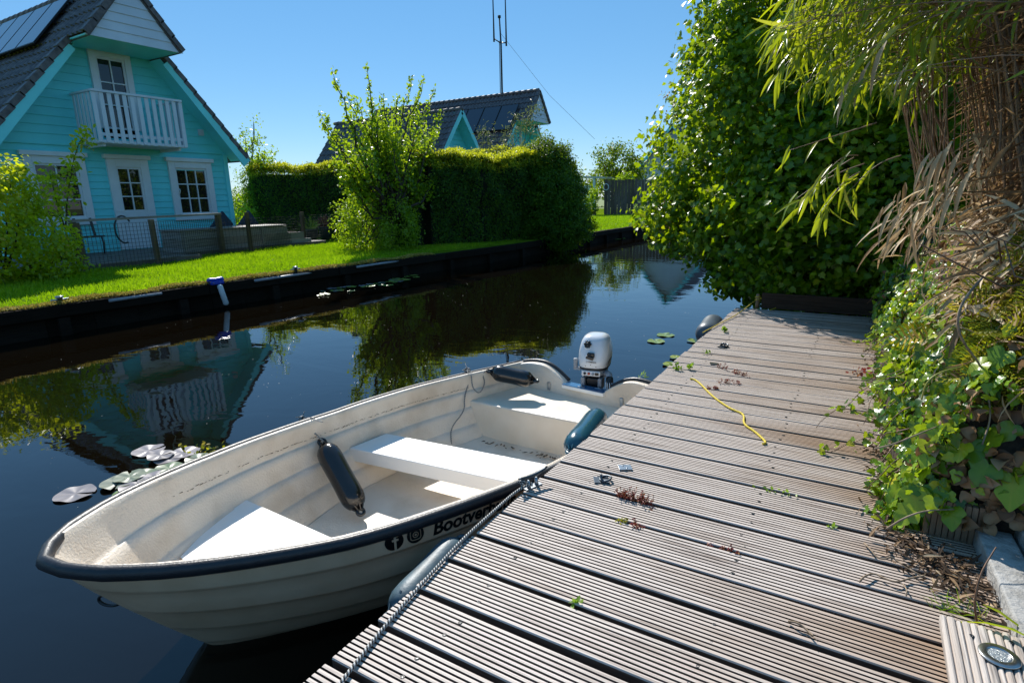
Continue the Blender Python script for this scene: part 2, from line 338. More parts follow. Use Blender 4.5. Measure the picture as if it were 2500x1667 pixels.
def leaves(name, tmpl, pos, nrm, size, material, parent=None, spin=None, seed=1, rn=None, along=None):
    """one mesh of many blades. pos Nx3, nrm = blade normals; along = preferred blade direction"""
    rg = np.random.default_rng(seed); tv, tf = tmpl; N = len(pos); pos = np.asarray(pos, float); nrm = np.asarray(nrm, float)
    nrm = nrm/np.maximum(np.linalg.norm(nrm, axis=1, keepdims=True), 1e-9)
    if along is None: al = rg.normal(size=(N, 3)); al[:, 2] -= .6
    else: al = np.asarray(along, float)
    y = al - nrm*(al*nrm).sum(1, keepdims=True); y /= np.maximum(np.linalg.norm(y, axis=1, keepdims=True), 1e-9)
    x = np.cross(y, nrm); sz = np.broadcast_to(np.asarray(size, float), (N,))[:, None, None]
    V = (tv[None, :, 0:1]*x[:, None] + tv[None, :, 1:2]*y[:, None] + tv[None, :, 2:3]*nrm[:, None])*sz + pos[:, None]
    nv = len(tv); V = V.reshape(-1, 3)
    lens = np.array([len(f) for f in tf]); flat = np.concatenate([np.array(f) for f in tf])
    loops = (flat[None]+np.arange(N)[:, None]*nv).ravel(); tot = np.tile(lens, N); start = np.concatenate([[0], np.cumsum(tot)[:-1]])
    me = bpy.data.meshes.new(name); me.vertices.add(len(V)); me.vertices.foreach_set('co', V.ravel())
    me.loops.add(len(loops)); me.loops.foreach_set('vertex_index', loops.astype(np.int32))
    me.polygons.add(len(tot)); me.polygons.foreach_set('loop_start', start.astype(np.int32)); me.polygons.foreach_set('loop_total', tot.astype(np.int32))
    a = me.attributes.new('rnd', 'FLOAT', 'POINT'); rr = rg.random(N) if rn is None else np.asarray(rn)
    vo = np.where(np.abs(tv[:, 0]) < .03, .09, -.05); a.data.foreach_set('value', np.clip(np.repeat(rr, nv)+np.tile(vo, N), 0, 1).astype(np.float32)); me.materials.append(material); me.update(calc_edges=True); me.validate()
    return link(name, me, parent)
def crown_points(ells, nclump, per, rg, spread=.16, shell=.35, keep=None, upbias=0):
    """clumps near the skin of a union of ellipsoids; returns positions and rough outward normals"""
    E = [(np.array(c, float), np.array(r, float)) for c, r in ells]; vol = np.array([r[0]*r[1]+r[1]*r[2]+r[0]*r[2] for _, r in E]); vol /= vol.sum()
    cs = []; ns = []
    while len(cs) < nclump:
        k = rg.choice(len(E), p=vol); c, r = E[k]; d = rg.normal(size=3); d /= np.linalg.norm(d); rad = (1-shell*rg.random()**1.7+rg.normal()*.03)*(1+.10*math.sin(d[0]*7+d[2]*5+k)*math.sin(d[1]*6-d[2]*8+2*k))
        p = c+d*r*rad
        if any(j != k and (((p-c2)/r2)**2).sum() < (1-shell)**2 for j, (c2, r2) in enumerate(E)): continue
        if keep and not keep(p): continue
        n = d/r; n /= np.linalg.norm(n); cs.append(p); ns.append(n)
    cs = np.array(cs); ns = np.array(ns); idx = np.repeat(np.arange(len(cs)), per)
    P = cs[idx]+np.clip(rg.normal(size=(len(idx), 3)), -1.7, 1.7)*spread*np.repeat(.5+rg.random(len(cs)), per)[:, None]
    Nn = ns[idx]+rg.normal(size=P.shape)*.75; Nn[:, 2] += .35+upbias
    if keep: k = np.array([keep(p) for p in P]); P, Nn, idx = P[k], Nn[k], idx[k]
    tint = np.clip(.5+rg.normal(size=len(cs))*.22, 0, 1)[idx]*.6+.4*rg.random(len(idx))
    return P, Nn, tint
def limb(mb, p, q, r0, r1, rg, n=6, wob=.06):
    p = np.array(p, float); q = np.array(q, float); L = np.linalg.norm(q-p); pts = []
    for i in range(n+1):
        t = i/n; pts.append(tuple(p+(q-p)*t+rg.normal(size=3)*wob*L*math.sin(math.pi*t)*.5))
    mb.tube(pts, [r0+(r1-r0)*i/n for i in range(n+1)], 6); return pts
def plant(name, label, cat, base, ells, material, leaf, tmpl, nclump, per, spread, seed, limbs=6, trunk_r=.05, group=None, shell=.35, keep=None, core=0, forks=.35):
    rg = np.random.default_rng(seed); t = thing(name, label, cat, base, group)
    mb = MB(); b = np.array(base, float); E = [(np.array(c), np.array(r)) for c, r in ells]
    for i in range(limbs):
        c, r = E[i % len(E)]; d = rg.normal(size=3); d[2] = abs(d[2]); d /= np.linalg.norm(d); e = c+d*r*.85
        fk = b+(c-b)*forks*rg.uniform(.5, 1.0)+np.array([*(rg.normal(size=2)*.06), 0])
        limb(mb, b+np.array([*(rg.normal(size=2)*trunk_r*.6), -.05]), fk, trunk_r, trunk_r*.6, rg, 4); limb(mb, fk, e, trunk_r*.6, trunk_r*.12, rg, 6)
        for k in range(3):
            m_ = fk+(e-fk)*rg.uniform(.3, .8); limb(mb, m_, m_+rg.normal(size=3)*r*.45, trunk_r*.22, trunk_r*.06, rg, 4)
    mb.build('trunk', M['bark'], t)
    if core:   # dense inner twigs
        n_ = 9000; k_ = rg.integers(0, len(E), n_); d = rg.normal(size=(n_, 3)); d /= np.linalg.norm(d, axis=1, keepdims=True); Cn = np.array([c for c, r in E])[k_]; Rn = np.array([r for c, r in E])[k_]; Q = Cn+d*Rn*(core*rg.random(n_)**.4)[:, None]
        if keep: Q = Q[np.array([keep(p) for p in Q])]
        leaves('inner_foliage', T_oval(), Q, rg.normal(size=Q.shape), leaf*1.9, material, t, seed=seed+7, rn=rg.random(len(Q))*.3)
    P, Nn, tint = crown_points(ells, nclump, per, rg, spread, shell, keep)
    leaves('crown', tmpl, P, Nn, leaf*rg.uniform(.7, 1.25, len(P)), material, t, seed=seed, rn=tint)
    return t
exec_parts = []
# ================================================================== SETTING
BANK_X = lambda y: -7.75 + (.55*min(1, max(0, (y-4)/9)))      # west bank line of the canal
def setting():
    # land: one sheet to the horizon on each side of the canal
    mb = MB(); ys = [-300, -25, -5, 0, 4, 6, 8, 10, 13, 18, 24, 45]
    Wp = [(BANK_X(y)-.02, y, LAND_Z) for y in ys]
    mb.poly([(-900, -300, LAND_Z)]+Wp+[(-7.3, 60, LAND_Z), (-900, 60, LAND_Z)])
    struct(mb.build('lawn_ground', M['grass_base']))
    mb = MB(); mb.poly([(-900, 60, LAND_Z), (-7.3, 60, LAND_Z), (900, 60, LAND_Z), (900, 1200, LAND_Z), (-900, 1200, LAND_Z)])
    struct(mb.build('far_ground', M['grass_far']))
    mb = MB(); mb.poly([(1.55, -300, LAND_Z-.05), (900, -300, LAND_Z-.05), (900, 60, LAND_Z-.05), (.6, 60, LAND_Z-.05), (.6, 5.4, LAND_Z-.05), (1.55, 5.4, LAND_Z-.05)])
    struct(mb.build('garden_ground', M['soil']))
    mb = MB(); mb.poly([(-9, -300, -1.6), (1.6, -300, -1.6), (1.6, 60.2, -1.6), (-9, 60.2, -1.6)])
    mb.poly([(1.56, -300, -1.6), (1.56, 60, -1.6), (1.56, 60, -.15), (1.56, -300, -.15)])
    mb.poly([(-9, 60.1, -1.6), (1.6, 60.1, -1.6), (1.6, 60.1, -.1), (-9, 60.1, -.1)])
    for i in range(len(ys)-1): mb.poly([(BANK_X(ys[i])-.05, ys[i], LAND_Z-.002), (BANK_X(ys[i+1])-.05, ys[i+1], LAND_Z-.002), (BANK_X(ys[i+1])-.05, ys[i+1], -1.6), (BANK_X(ys[i])-.05, ys[i], -1.6)])
    struct(mb.build('canal_bed', M['soil']))
    mb = MB(); mb.poly([(-7.9, -300, WATER_Z), (1.55, -300, WATER_Z), (1.55, 60, WATER_Z), (-7.9, 60, WATER_Z)])
    struct(mb.build('canal_water', M['water']))
setting()
def bank_wall():
    t = thing('canal_retaining_wall', 'dark timber retaining wall along the far grassy canal bank', 'retaining wall', (-7.75, 4, LAND_Z))
    rg = random.Random(3); ys = [-12+.55*i for i in range(105)]
    mb = MB()
    for i in range(0, len(ys)-1):
        mb.r = rg.random(); x0, x1 = BANK_X(ys[i]), BANK_X(ys[i+1])
        for z0, z1, o in ((-.40, -.245, .0), (-.56, -.40, .012), (-.75, -.56, 0)):
            mb.bar((x0-.02+o, ys[i]+.003, (z0+z1)/2), (x1-.02+o, ys[i+1]-.003, (z0+z1)/2), .03, z1-z0)
    mb.build('boards', M['dark_wood'], t)
    y = -10
    while y < 44:
        m2 = MB(); m2.r = rg.random(); x = BANK_X(y); m2.box((x, y, -.9), (x+.11, y+.13, -.27)); m2.build('pile', M['dark_wood'], t); y += 1.55
    m3 = MB(); y = -12
    while y < 45:
        L = rg.uniform(2.4, 3.2); m3.r = rg.random(); dz = rg.uniform(-.012, .012)
        m3.bar((BANK_X(y)+.03, y, -.175+dz), (BANK_X(y+L)+.03, y+L-.015, -.175+dz+rg.uniform(-.01, .01)), .16, .15); y += L
    m3.build('top_beam', M['dark_wood'], t, bevel=.006)
bank_wall()
def grass_field():
    rg = np.random.default_rng(11)
    N = 120000; y = rg.uniform(-1.5, 15, N); x = rg.uniform(-13.4, -7.7, N)
    bx = np.array([BANK_X(v) for v in y]); keep = (x < bx-.03) & ~((x < -11.9) & (y < 7.0)) & ~((x < -12.9)); keep &= rg.random(N) < np.where(bx-x < .25, .35, 1)
    P = np.stack([x, y, np.full(N, LAND_Z-.01)], 1)[keep]
    hh = .045+.05*rg.random(len(P))**2; clump = np.sin(P[:, 0]*2.1)*np.sin(P[:, 1]*1.7+1); hh *= 1+.35*np.clip(clump, -.5, 1)
    al = rg.normal(size=P.shape)*.45; al[:, 2] = 1; nn = rg.normal(size=P.shape); nn[:, 2] *= .3
    tv = np.array([(-.11, 0, 0), (.11, 0, 0), (.06, .6, .04), (0, 1, .16)]); 
    tag(leaves('lawn_grass', (tv, [(0, 1, 2, 3)]), P, nn, hh, M['grass'], seed=3, along=al, rn=np.clip(.45+.2*clump+.25*rg.normal(size=len(P)), 0, 1)), 'short bright green lawn grass on the far canal bank', 'grass', kind='stuff')
    N = 42000; y = rg.uniform(15, 39, N); x = rg.uniform(-15.5, -7.25, N); P = np.stack([x, y, np.full(N, LAND_Z-.01)], 1); al = rg.normal(size=P.shape)*.4; al[:, 2] = 1
    leaves('far_grass_blades', (tv, [(0, 1, 2, 3)]), P, rg.normal(size=P.shape)*[1, 1, .3], .07+.05*rg.random(N), M['grass'], bpy.data.objects['lawn_grass'], seed=6, along=al, rn=np.clip(.5+.3*rg.normal(size=N), 0, 1))
    N = 16000; y = rg.uniform(-1, 9.6, N); bx = np.array([BANK_X(v) for v in y]); x = bx-.13+.24*rg.beta(2, 2.2, N)+.03*np.sin(y*6)
    P = np.stack([x, y, LAND_Z+.004+rg.random(N)*.03*(1+.6*np.sin(y*5))], 1)
    tag(leaves('bank_moss', T_tri(), P, rg.normal(size=P.shape)+[0, 0, 1], .035, M['moss'], seed=4, along=rg.normal(size=P.shape)+[0, 0, .8]), 'yellow moss fringe along the top of the far canal bank', 'moss', kind='stuff')
grass_field()

# ================================================================== HOUSES
SLOPE = 1.24
def siding(mb, x, yfun, z0, z1, step, holes, thick=.022, face=1, axis='x'):
    """lapped boards on a plane; yfun(z) -> (ya, yb); holes = (ya, yb, za, zb)"""
    z = z0; rg = random.Random(5)
    while z < z1-.01:
        zt = min(z+step, z1); zm = (z+zt)/2; a0, b0 = yfun(z); a1, b1 = yfun(zt)
        cuts = sorted([(h[0], h[1]) for h in holes if h[2] < zm < h[3]]); segs = []; ya0, ya1 = a0, a1
        for c in cuts:
            if c[0] > min(ya0, ya1): segs.append((ya0, ya1, c[0], c[0]))
            ya0 = ya1 = c[1]
        segs.append((ya0, ya1, b0, b1)); mb.r = rg.random()
        for (p0, p1, q0, q1) in segs:
            if q0-p0 < .02: continue
            def pt(u, v, d): return (x+face*d, u, v) if axis == 'x' else (u, x+face*d, v)
            mb._add([pt(p0, z, thick), pt(q0, z, thick), pt(q1, zt-.012, .004), pt(p1, zt-.012, .004), pt(q1, zt, 0), pt(p1, zt, 0), pt(p0, z, 0), pt(q0, z, 0)],
                    [(0, 1, 2, 3), (3, 2, 4, 5), (6, 7, 1, 0)])
        z = zt
def tiles(mb, p0, du, dv, nu, nv, n, wave=.028, per=7):
    """pantiles on a plane: p0 lower corner at the eave, du along the eave, dv up the slope"""
    p0, du, dv, n = Vector(p0), Vector(du), Vector(dv), Vector(n)
    for j in range(nv):
        rows = []
        for e, (t, h) in enumerate(((0, .035), (0, .06), (1.12, .022))):
            row = []
            for i in range(nu*per+1):
                ph = (i % per)/per; hgt = wave*(math.cos(ph*2*math.pi)) if ph < .75 else wave*math.cos(ph*2*math.pi)*1.0
                row.append(p0+du*(i/per)/nu+dv*((j+t)/nv)+n*(h+(hgt if e else 0)))
            rows.append(row)
        k = nu*per+1; vs = rows[0]+rows[1]+rows[2]; fs = []
        for i in range(k-1): fs += [(i, i+1, k+i+1, k+i), (k+i, k+i+1, 2*k+i+1, 2*k+i)]
        mb._add(vs, fs, False)
def window(t, x, ya, yb, za, zb, cw, nx, nz, cap=True, sill=True, door=None, name='window'):
    """white cased window on a wall facing +x: casing, sash bars, pane"""
    mb = MB(); o = .05
    mb.box((x-.06, ya-cw, za-(cw if sill else 0)), (x+o, ya, zb+cw)); mb.box((x-.06, yb, za-(cw if sill else 0)), (x+o, yb+cw, zb+cw))
    mb.box((x-.06, ya, zb), (x+o, yb, zb+cw))
    if cap: mb.box((x-.02, ya-cw-.06, zb+cw), (x+o+.05, yb+cw+.06, zb+cw+.1))
    if sill: mb.box((x-.06, ya, za-cw), (x+o, yb, za)); 
    w_ = mb.build(name, M['white_paint'], t, bevel=.006)
    m2 = MB(); s = .045
    m2.box((x-.05, ya, za), (x+.012, ya+s, zb)); m2.box((x-.05, yb-s, za), (x+.012, yb, zb)); m2.box((x-.05, ya+s, za), (x+.012, yb-s, za+s)); m2.box((x-.05, ya+s, zb-s), (x+.012, yb-s, zb))
    for i in range(1, nx): yy = ya+s+(yb-ya-2*s)*i/nx; m2.box((x-.04, yy-.014, za+s), (x+.006, yy+.014, zb-s))
    for i in range(1, nz):
        zz = za+s+(zb-za-2*s)*i/nz
        for k in range(nx):
            y0 = ya+s+(yb-ya-2*s)*k/nx+(.014 if k else 0); y1 = ya+s+(yb-ya-2*s)*(k+1)/nx-(.014 if k < nx-1 else 0); m2.box((x-.04, y0, zz-.014), (x+.006, y1, zz+.014))
    m2.build('sash', M['white_paint'], w_)
    m3 = MB(); m3.box((x-.035, ya+s*.5, za+s*.5), (x-.025, yb-s*.5, zb-s*.5)); m3.build('pane', M['glass'], w_)
    return w_
def house(name, label, x0, yc, full=True, depth=9.0, panels=(0, 1), group=None):
    t = thing(name, label, 'house', (x0, yc, LAND_Z), group)
    zr, ze, hw = 6.22, 2.42, 3.08; zg = 4.82; xg = x0+1.37; xb = x0+.6
    roofw = lambda z: (zr-z)/SLOPE
    wall = MB(); holes = []
    if full: holes = [(yc-2.15, yc-1.16, .85, 2.13), (yc-.36, yc+.36, .02, 2.1), (yc+1.19, yc+2.12, .84, 2.12), (yc-.42, yc+.42, 2.75, 4.77)]
    siding(wall, x0, lambda z: (yc-2.77, yc+2.77), LAND_Z, 2.54, .165, holes)
    siding(wall, x0, lambda z: (yc-roofw(z)+.12, yc+roofw(z)-.12), 2.58, 4.9, .2, holes)
    wall.box((x0-.02, yc-2.8, 2.535), (x0+.045, yc+2.8, 2.585))
    for s in (-1, 1):   # long side walls
        wall.box((x0-depth, min(yc+s*2.77, yc+s*2.70), LAND_Z), (x0-.001, max(yc+s*2.77, yc+s*2.70), 2.6))
    wall.box((x0-depth, yc-2.7, LAND_Z), (x0-depth+.08, yc+2.7, 3.9))
    wall.build('wall', M['aqua'], t)
    inner = MB(); rw_ = lambda z: roofw(z)-.25
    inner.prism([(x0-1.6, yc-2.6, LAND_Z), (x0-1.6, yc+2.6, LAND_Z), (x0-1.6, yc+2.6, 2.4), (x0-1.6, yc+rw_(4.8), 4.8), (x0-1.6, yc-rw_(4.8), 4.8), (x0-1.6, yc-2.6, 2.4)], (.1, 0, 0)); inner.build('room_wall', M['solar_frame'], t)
    for s in (-1, 1): cr = MB(); y_ = yc+s*2.77; cr.box((x0-.05, min(y_-.02*s, y_+.05*s)-(.06 if s > 0 else 0), LAND_Z), (x0+.05, max(y_-.02*s, y_+.05*s)+(.06 if s < 0 else 0), 2.53)); cr.build('corner_board', M['aqua_light'], t)
    # white upper gable, sided, standing well forward
    g = MB(); siding(g, xg, lambda z: (yc-roofw(z)+.06, yc+roofw(z)-.06), zg-.03, zr-.15, .2, [])
    g.build('upper_gable', M['white_siding'], t)
    sf = MB(); b = roofw(zg)-.06
    sf.box((x0, yc-b, zg-.03), (xg-.002, yc+b, zg)); sf.build('soffit', M['aqua_light'], t)
    for s in (-1, 1):
        vb = MB(); d = Vector((0, -s*(hw-b), (zg-ze)+.05)); p = Vector((xb, yc+s*(hw-.02), ze-.02)); q = Vector((xb, yc+s*(b+.02), zg+.0))
        vb.bar(p+Vector((.005, 0, -.13)), q+Vector((.005, 0, -.13)), .05, .27, up=(0, s, .8))
        vb.build('barge_board', M['aqua_light'], t)
        so_ = MB(); n = Vector((0, s*SLOPE, 1)).normalized()*-.10
        a0 = Vector((x0, yc+s*(hw-.04), ze))+n; a1 = Vector((xb-.04, yc+s*(hw-.04), ze))+n; b0 = Vector((x0, yc+s*(b-.02), zg))+n; b1 = Vector((xb-.04, yc+s*(b-.02), zg))+n
        so_.prism([a0, a1, b1, b0], n*.12); so_.build('eave_lining', M['aqua_light'], t)
        rf = MB(); n2 = Vector((0, s*SLOPE, 1)).normalized()
        zs_ = Vector((0, -s*(hw), zr-ze)); L = depth+.6
        # roof body + tiles: lower field up to the gable, upper field reaching forward
        e0 = Vector((xb, yc+s*hw, ze)); nv = 8
        lo = Vector((0, -s*(hw-b), zg-ze)); up_ = Vector((0, -s*b, zr-zg))
        rf.prism([e0, e0+Vector((-L, 0, 0)), e0+Vector((-L, 0, 0))+lo, e0+lo], -n2*.08)
        u0 = Vector((xg+.04, yc+s*b, zg)); rf.prism([u0, u0+Vector((-L-.8, 0, 0)), u0+Vector((-L-.8, 0, 0))+up_, u0+up_], -n2*.08)
        nl = max(1, round(lo.length/.33)); nu_ = max(1, round(up_.length/.33))
        tiles(rf, e0+Vector((-.05, 0, 0)), (-L+.05, 0, 0), lo, int(L/.22), nl, n2); tiles(rf, u0+Vector((-.05, 0, 0)), (-L-.75, 0, 0), up_, int((L+.8)/.22), nu_, n2)
        # verge tiles stepping up both edges
        for st, vec, k in ((e0, lo, nl), (u0, up_, nu_)):
            for i in range(k):
                c0 = st+vec*(i/k)+n2*.075; c1 = st+vec*((i+1.08)/k)+n2*.05
                rf.bar(c0+Vector((-.05, 0, 0)), c1+Vector((-.05, 0, 0)), .17, .03, up=n2); rf.bar(c0+Vector((.03, 0, 0))-n2*.05, c1+Vector((.03, 0, 0))-n2*.05, .02, .12, up=n2)
        rf.build('roof', M['tile'], t)
        gt = MB(); gt.tube([(xb-.02, yc+s*(hw+.07), ze-.03), (xb-L, yc+s*(hw+.07), ze-.03)], .06, 8); gt.build('gutter', M['tile'], t)
    rd = MB(); x = xg
    while x > x0-depth: rd.tube([(x, yc, zr+.07), (x-.36, yc, zr+.055)], .085, 10); x -= .34
    rd.build('ridge_tiles', M['tile'], t)
    n2 = Vector((0, -SLOPE, 1)).normalized()
    for i in range(panels[0]):
        for j in range(panels[1]):
            xa = xg-.75-1.02*i if not full else xb-1.15-1.02*i; v = Vector((0, 1, SLOPE)).normalized(); bs = Vector((xa, yc-hw, ze))+v*(3.0+1.66*j if full else 2.4+1.66*j)+n2*.13
            pn = MB(); pn.bar(bs+Vector((-.5, 0, 0)), bs+Vector((-.5, 0, 0))+v*1.62, .99, .035, up=n2); pf = pn.build('solar_panel', M['solar_frame'], t)
            pg = MB(); pg.bar(bs+Vector((-.5, 0, 0))+v*.03+n2*.019, bs+Vector((-.5, 0, 0))+v*1.59+n2*.019, .93, .006, up=n2); pg.build('panel_glass', M['solar'], pf)
    if not full:
        window(t, x0+.03, yc-.36, yc+.36, 2.75, 4.6, .13, 2, 2, False)
        return t
    window(t, x0+.03, yc-2.05, yc-1.15, .86, 2.11, .17, 2, 3)
    window(t, x0+.03, yc+1.20, yc+2.10, .86, 2.11, .17, 3, 3)
    d = window(t, x0+.03, yc-.30, yc+.30, .97, 2.08, .20, 2, 3, True, False, name='door')
    mb = MB(); mb.box((x0-.04, yc-.50, .02), (x0+.07, yc-.31, .97)); mb.box((x0-.04, yc+.31, .02), (x0+.07, yc+.50, .97)); mb.box((x0-.03, yc-.31, .02), (x0+.04, yc+.31, .97))
    for i in range(1, 5): mb.box((x0+.04, yc-.31+.62*i/5-.004, .12), (x0+.046, yc-.31+.62*i/5+.004, .9))
    mb.build('door_panel', M['white_paint'], d)
    window(t, x0+.03, yc-.33, yc+.33, 3.0, 4.66, .15, 2, 3, False, False, name='balcony_door')
    hm = MB(); hm.tube([(x0+.09, yc+1.23, 1.55), (x0+.11, yc+1.23, 1.5), (x0+.09, yc+1.23, 1.42)], .012, 6); hm.build('window_handle', M['white_paint'], t)
    # balcony
    bt = MB(); ya, yb = yc-1.0, yc+1.05; xo = x0+1.02
    bt.box((x0+.03, ya, 2.56), (xo, yb, 2.63)); bt.box((x0+.03, ya+.1, 2.49), (xo-.1, ya+.16, 2.558)); bt.box((x0+.03, yb-.16, 2.49), (xo-.1, yb-.1, 2.558))
    bal = bt.build('balcony', M['white_siding'], t)
    rl = MB(); rl.box((xo-.05, ya-.02, 3.68), (xo+.05, yb+.02, 3.73)); rl.box((x0+.04, ya-.03, 3.685), (xo-.052, ya+.05, 3.725)); rl.box((x0+.04, yb-.05, 3.685), (xo-.052, yb+.03, 3.725))
    rl.box((xo-.03, ya+.02, 2.72), (xo-.002, yb-.02, 2.79)); rl.build('handrail', M['white_siding'], bal)
    nb = 12
    for i in range(nb+1):
        y = ya+.02+(yb-ya-.04)*i/nb; sl_ = MB(); sl_.box((xo, y-.045, 2.575), (xo+.022, y+.045, 3.676)); sl_.build('slat', M['white_siding'], bal)
    for yy in (ya, yb):
        for i in range(5):
            x = x0+.14+(xo-x0-.2)*i/4.6; sl_ = MB(); sl_.box((x-.045, yy-.011, 2.575), (x+.045, yy+.011, 3.676)); sl_.build('slat', M['white_siding'], bal)
    vt = MB(); vt.box((x0+.02, yc+2.04, 3.02), (x0+.045, yc+2.2, 3.18))
    for i in range(4): vt.box((x0+.046, yc+2.055, 3.035+.035*i), (x0+.055, yc+2.185, 3.055+.035*i))
    vt.build('wall_vent', M['white_siding'], t)
    return t
house('gable_house', 'turquoise wooden house with a white slatted balcony and white upper gable', -15.5, 7.45, True, 9.0, (5, 1))
house('gable_house', 'distant turquoise house with the antenna mast behind its dark solar roof', -14.87, 26.2, False, 9.5, (7, 1))
def small_house():
    t = thing('cottage', 'low turquoise cottage with plain dark tiled roof above the hedge', 'house', (-14.5, 20.7, LAND_Z))
    x0, yc, zr, hw, ze = -15.0, 20.9, 4.85, 2.3, 2.0
    w_ = MB(); siding(w_, x0, lambda z: (yc-min(hw-.3, (zr-z)/SLOPE-.12), yc+min(hw-.3, (zr-z)/SLOPE-.12)), LAND_Z, zr-.3, .2, [])
    for s in (-1, 1): w_.box((x0-7, min(yc+s*1.98, yc+s*1.9), LAND_Z), (x0-.01, max(yc+s*1.98, yc+s*1.9), 2.2))
    w_.build('wall', M['aqua'], t)
    for s in (-1, 1):
        n2 = Vector((0, s*SLOPE, 1)).normalized(); rf = MB(); e0 = Vector((x0+.55, yc+s*hw, ze)); v = Vector((0, -s*hw, zr-ze))
        rf.prism([e0, e0+Vector((-7.6, 0, 0)), e0+Vector((-7.6, 0, 0))+v, e0+v], -n2*.08); k = round(v.length/.33); tiles(rf, e0, (-7.6, 0, 0), v, 34, k, n2)
        for i in range(k): c0 = e0+v*(i/k)+n2*.075; c1 = e0+v*((i+1.08)/k)+n2*.05; rf.bar(c0+Vector((-.05, 0, 0)), c1+Vector((-.05, 0, 0)), .16, .03, up=n2)
        rf.build('roof', M['tile'], t)
        bb = MB(); bb.bar(e0+Vector((.02, 0, -.06)), e0+v+Vector((.02, 0, -.06)), .04, .2, up=(0, s, .8)); bb.build('barge_board', M['aqua_light'], t)
        so_ = MB(); nn = n2*-.1; so_.prism([e0+nn, e0+nn+Vector((-.55, 0, 0)), e0+nn+Vector((-.55, 0, 0))+v, e0+nn+v], nn*.1); so_.build('eave_lining', M['aqua_light'], t)
    rd = MB(); x = x0+.6
    while x > x0-7: rd.tube([(x, yc, zr+.07), (x-.36, yc, zr+.055)], .08, 10); x -= .34
    rd.build('ridge_tiles', M['tile'], t)
small_house()
def end_house():
    t = thing('gable_house', 'pale grey gabled house at the far end of the canal', 'house', (-12.6, 46, LAND_Z))
    xc, y0, zr, ze, hw = -12.4, 46.0, 6.4, 2.6, 3.2; sl_ = (zr-ze)/hw
    w_ = MB(); siding(w_, y0, lambda z: (xc-min(hw-.3, (zr-z)/sl_-.1), xc+min(hw-.3, (zr-z)/sl_-.1)), LAND_Z, zr-.2, .2, [], face=-1, axis='y')
    for s in (-1, 1): w_.box((min(xc+s*2.9, xc+s*2.8), y0+.01, LAND_Z), (max(xc+s*2.9, xc+s*2.8), y0+8, 2.9))
    w_.build('wall', M['white_siding'], t)
    for s in (-1, 1):
        n2 = Vector((s*sl_, 0, 1)).normalized(); rf = MB(); e0 = Vector((xc+s*hw, y0-.5, ze)); v = Vector((-s*hw, 0, zr-ze))
        rf.prism([e0, e0+Vector((0, 8.6, 0)), e0+Vector((0, 8.6, 0))+v, e0+v], -n2*.08); tiles(rf, e0, (0, 8.6, 0), v, 36, 14, n2); rf.build('roof', M['tile'], t)
        bb = MB(); bb.bar(e0+Vector((0, -.02, -.08)), e0+v+Vector((0, -.02, -.08)), .05, .22, up=(s, 0, .8)); bb.build('barge_board', M['aqua_light'], t)
end_house()
def antenna():
    a = ony(1226, 232, 26.2); x = a.x; y = 26.2; d = (Vector((x, y, 0))-Vector((CAM.x, CAM.y, 0))).length
    t = thing('antenna_mast', 'tall thin radio antenna mast rising above the dark solar roof', 'antenna', (x, y, 6.0))
    zt = ony(1219, 42, y).z; zc = ony(1222, 100, y).z; xt = ony(1219, 42, y).x
    mb = MB(); mb.tube([(x, y, 5.6), (x, y, 8.6), (xt, y, zt)], [.05, .045, .035], 8); mb.tube([(x-.11, y, 5.6), (x-.09, y, zc)], .02, 6); mb.tube([(xt, y, zt-.05), (xt, y, zt+.06)], .08, 8)
    mb.build('pole', M['dark_steel'], t)
    for px, pz in ((1206, 95), (1236, 105)):
        b = ony(px, pz, y); m2 = MB(); m2.tube([(x+(xt-x)*.6, y, zc-.1), (b.x, y, b.z)], .03, 6); m2.tube([(b.x, y, b.z-.15), (b.x, y, b.z+.9), (b.x-(.02), y, b.z+4.2)], [.045, .035, .012], 6); m2.build('whip', M['dark_steel'], t)
    g = ony(1452, 340, y+4); m3 = MB(); p0 = Vector((xt, y, zc+.4)); m3.tube([p0, p0.lerp(Vector(g), .5)+Vector((0, 0, -.35)), g], .008, 4); m3.build('guy_wire', M['steel'], t)
antenna()

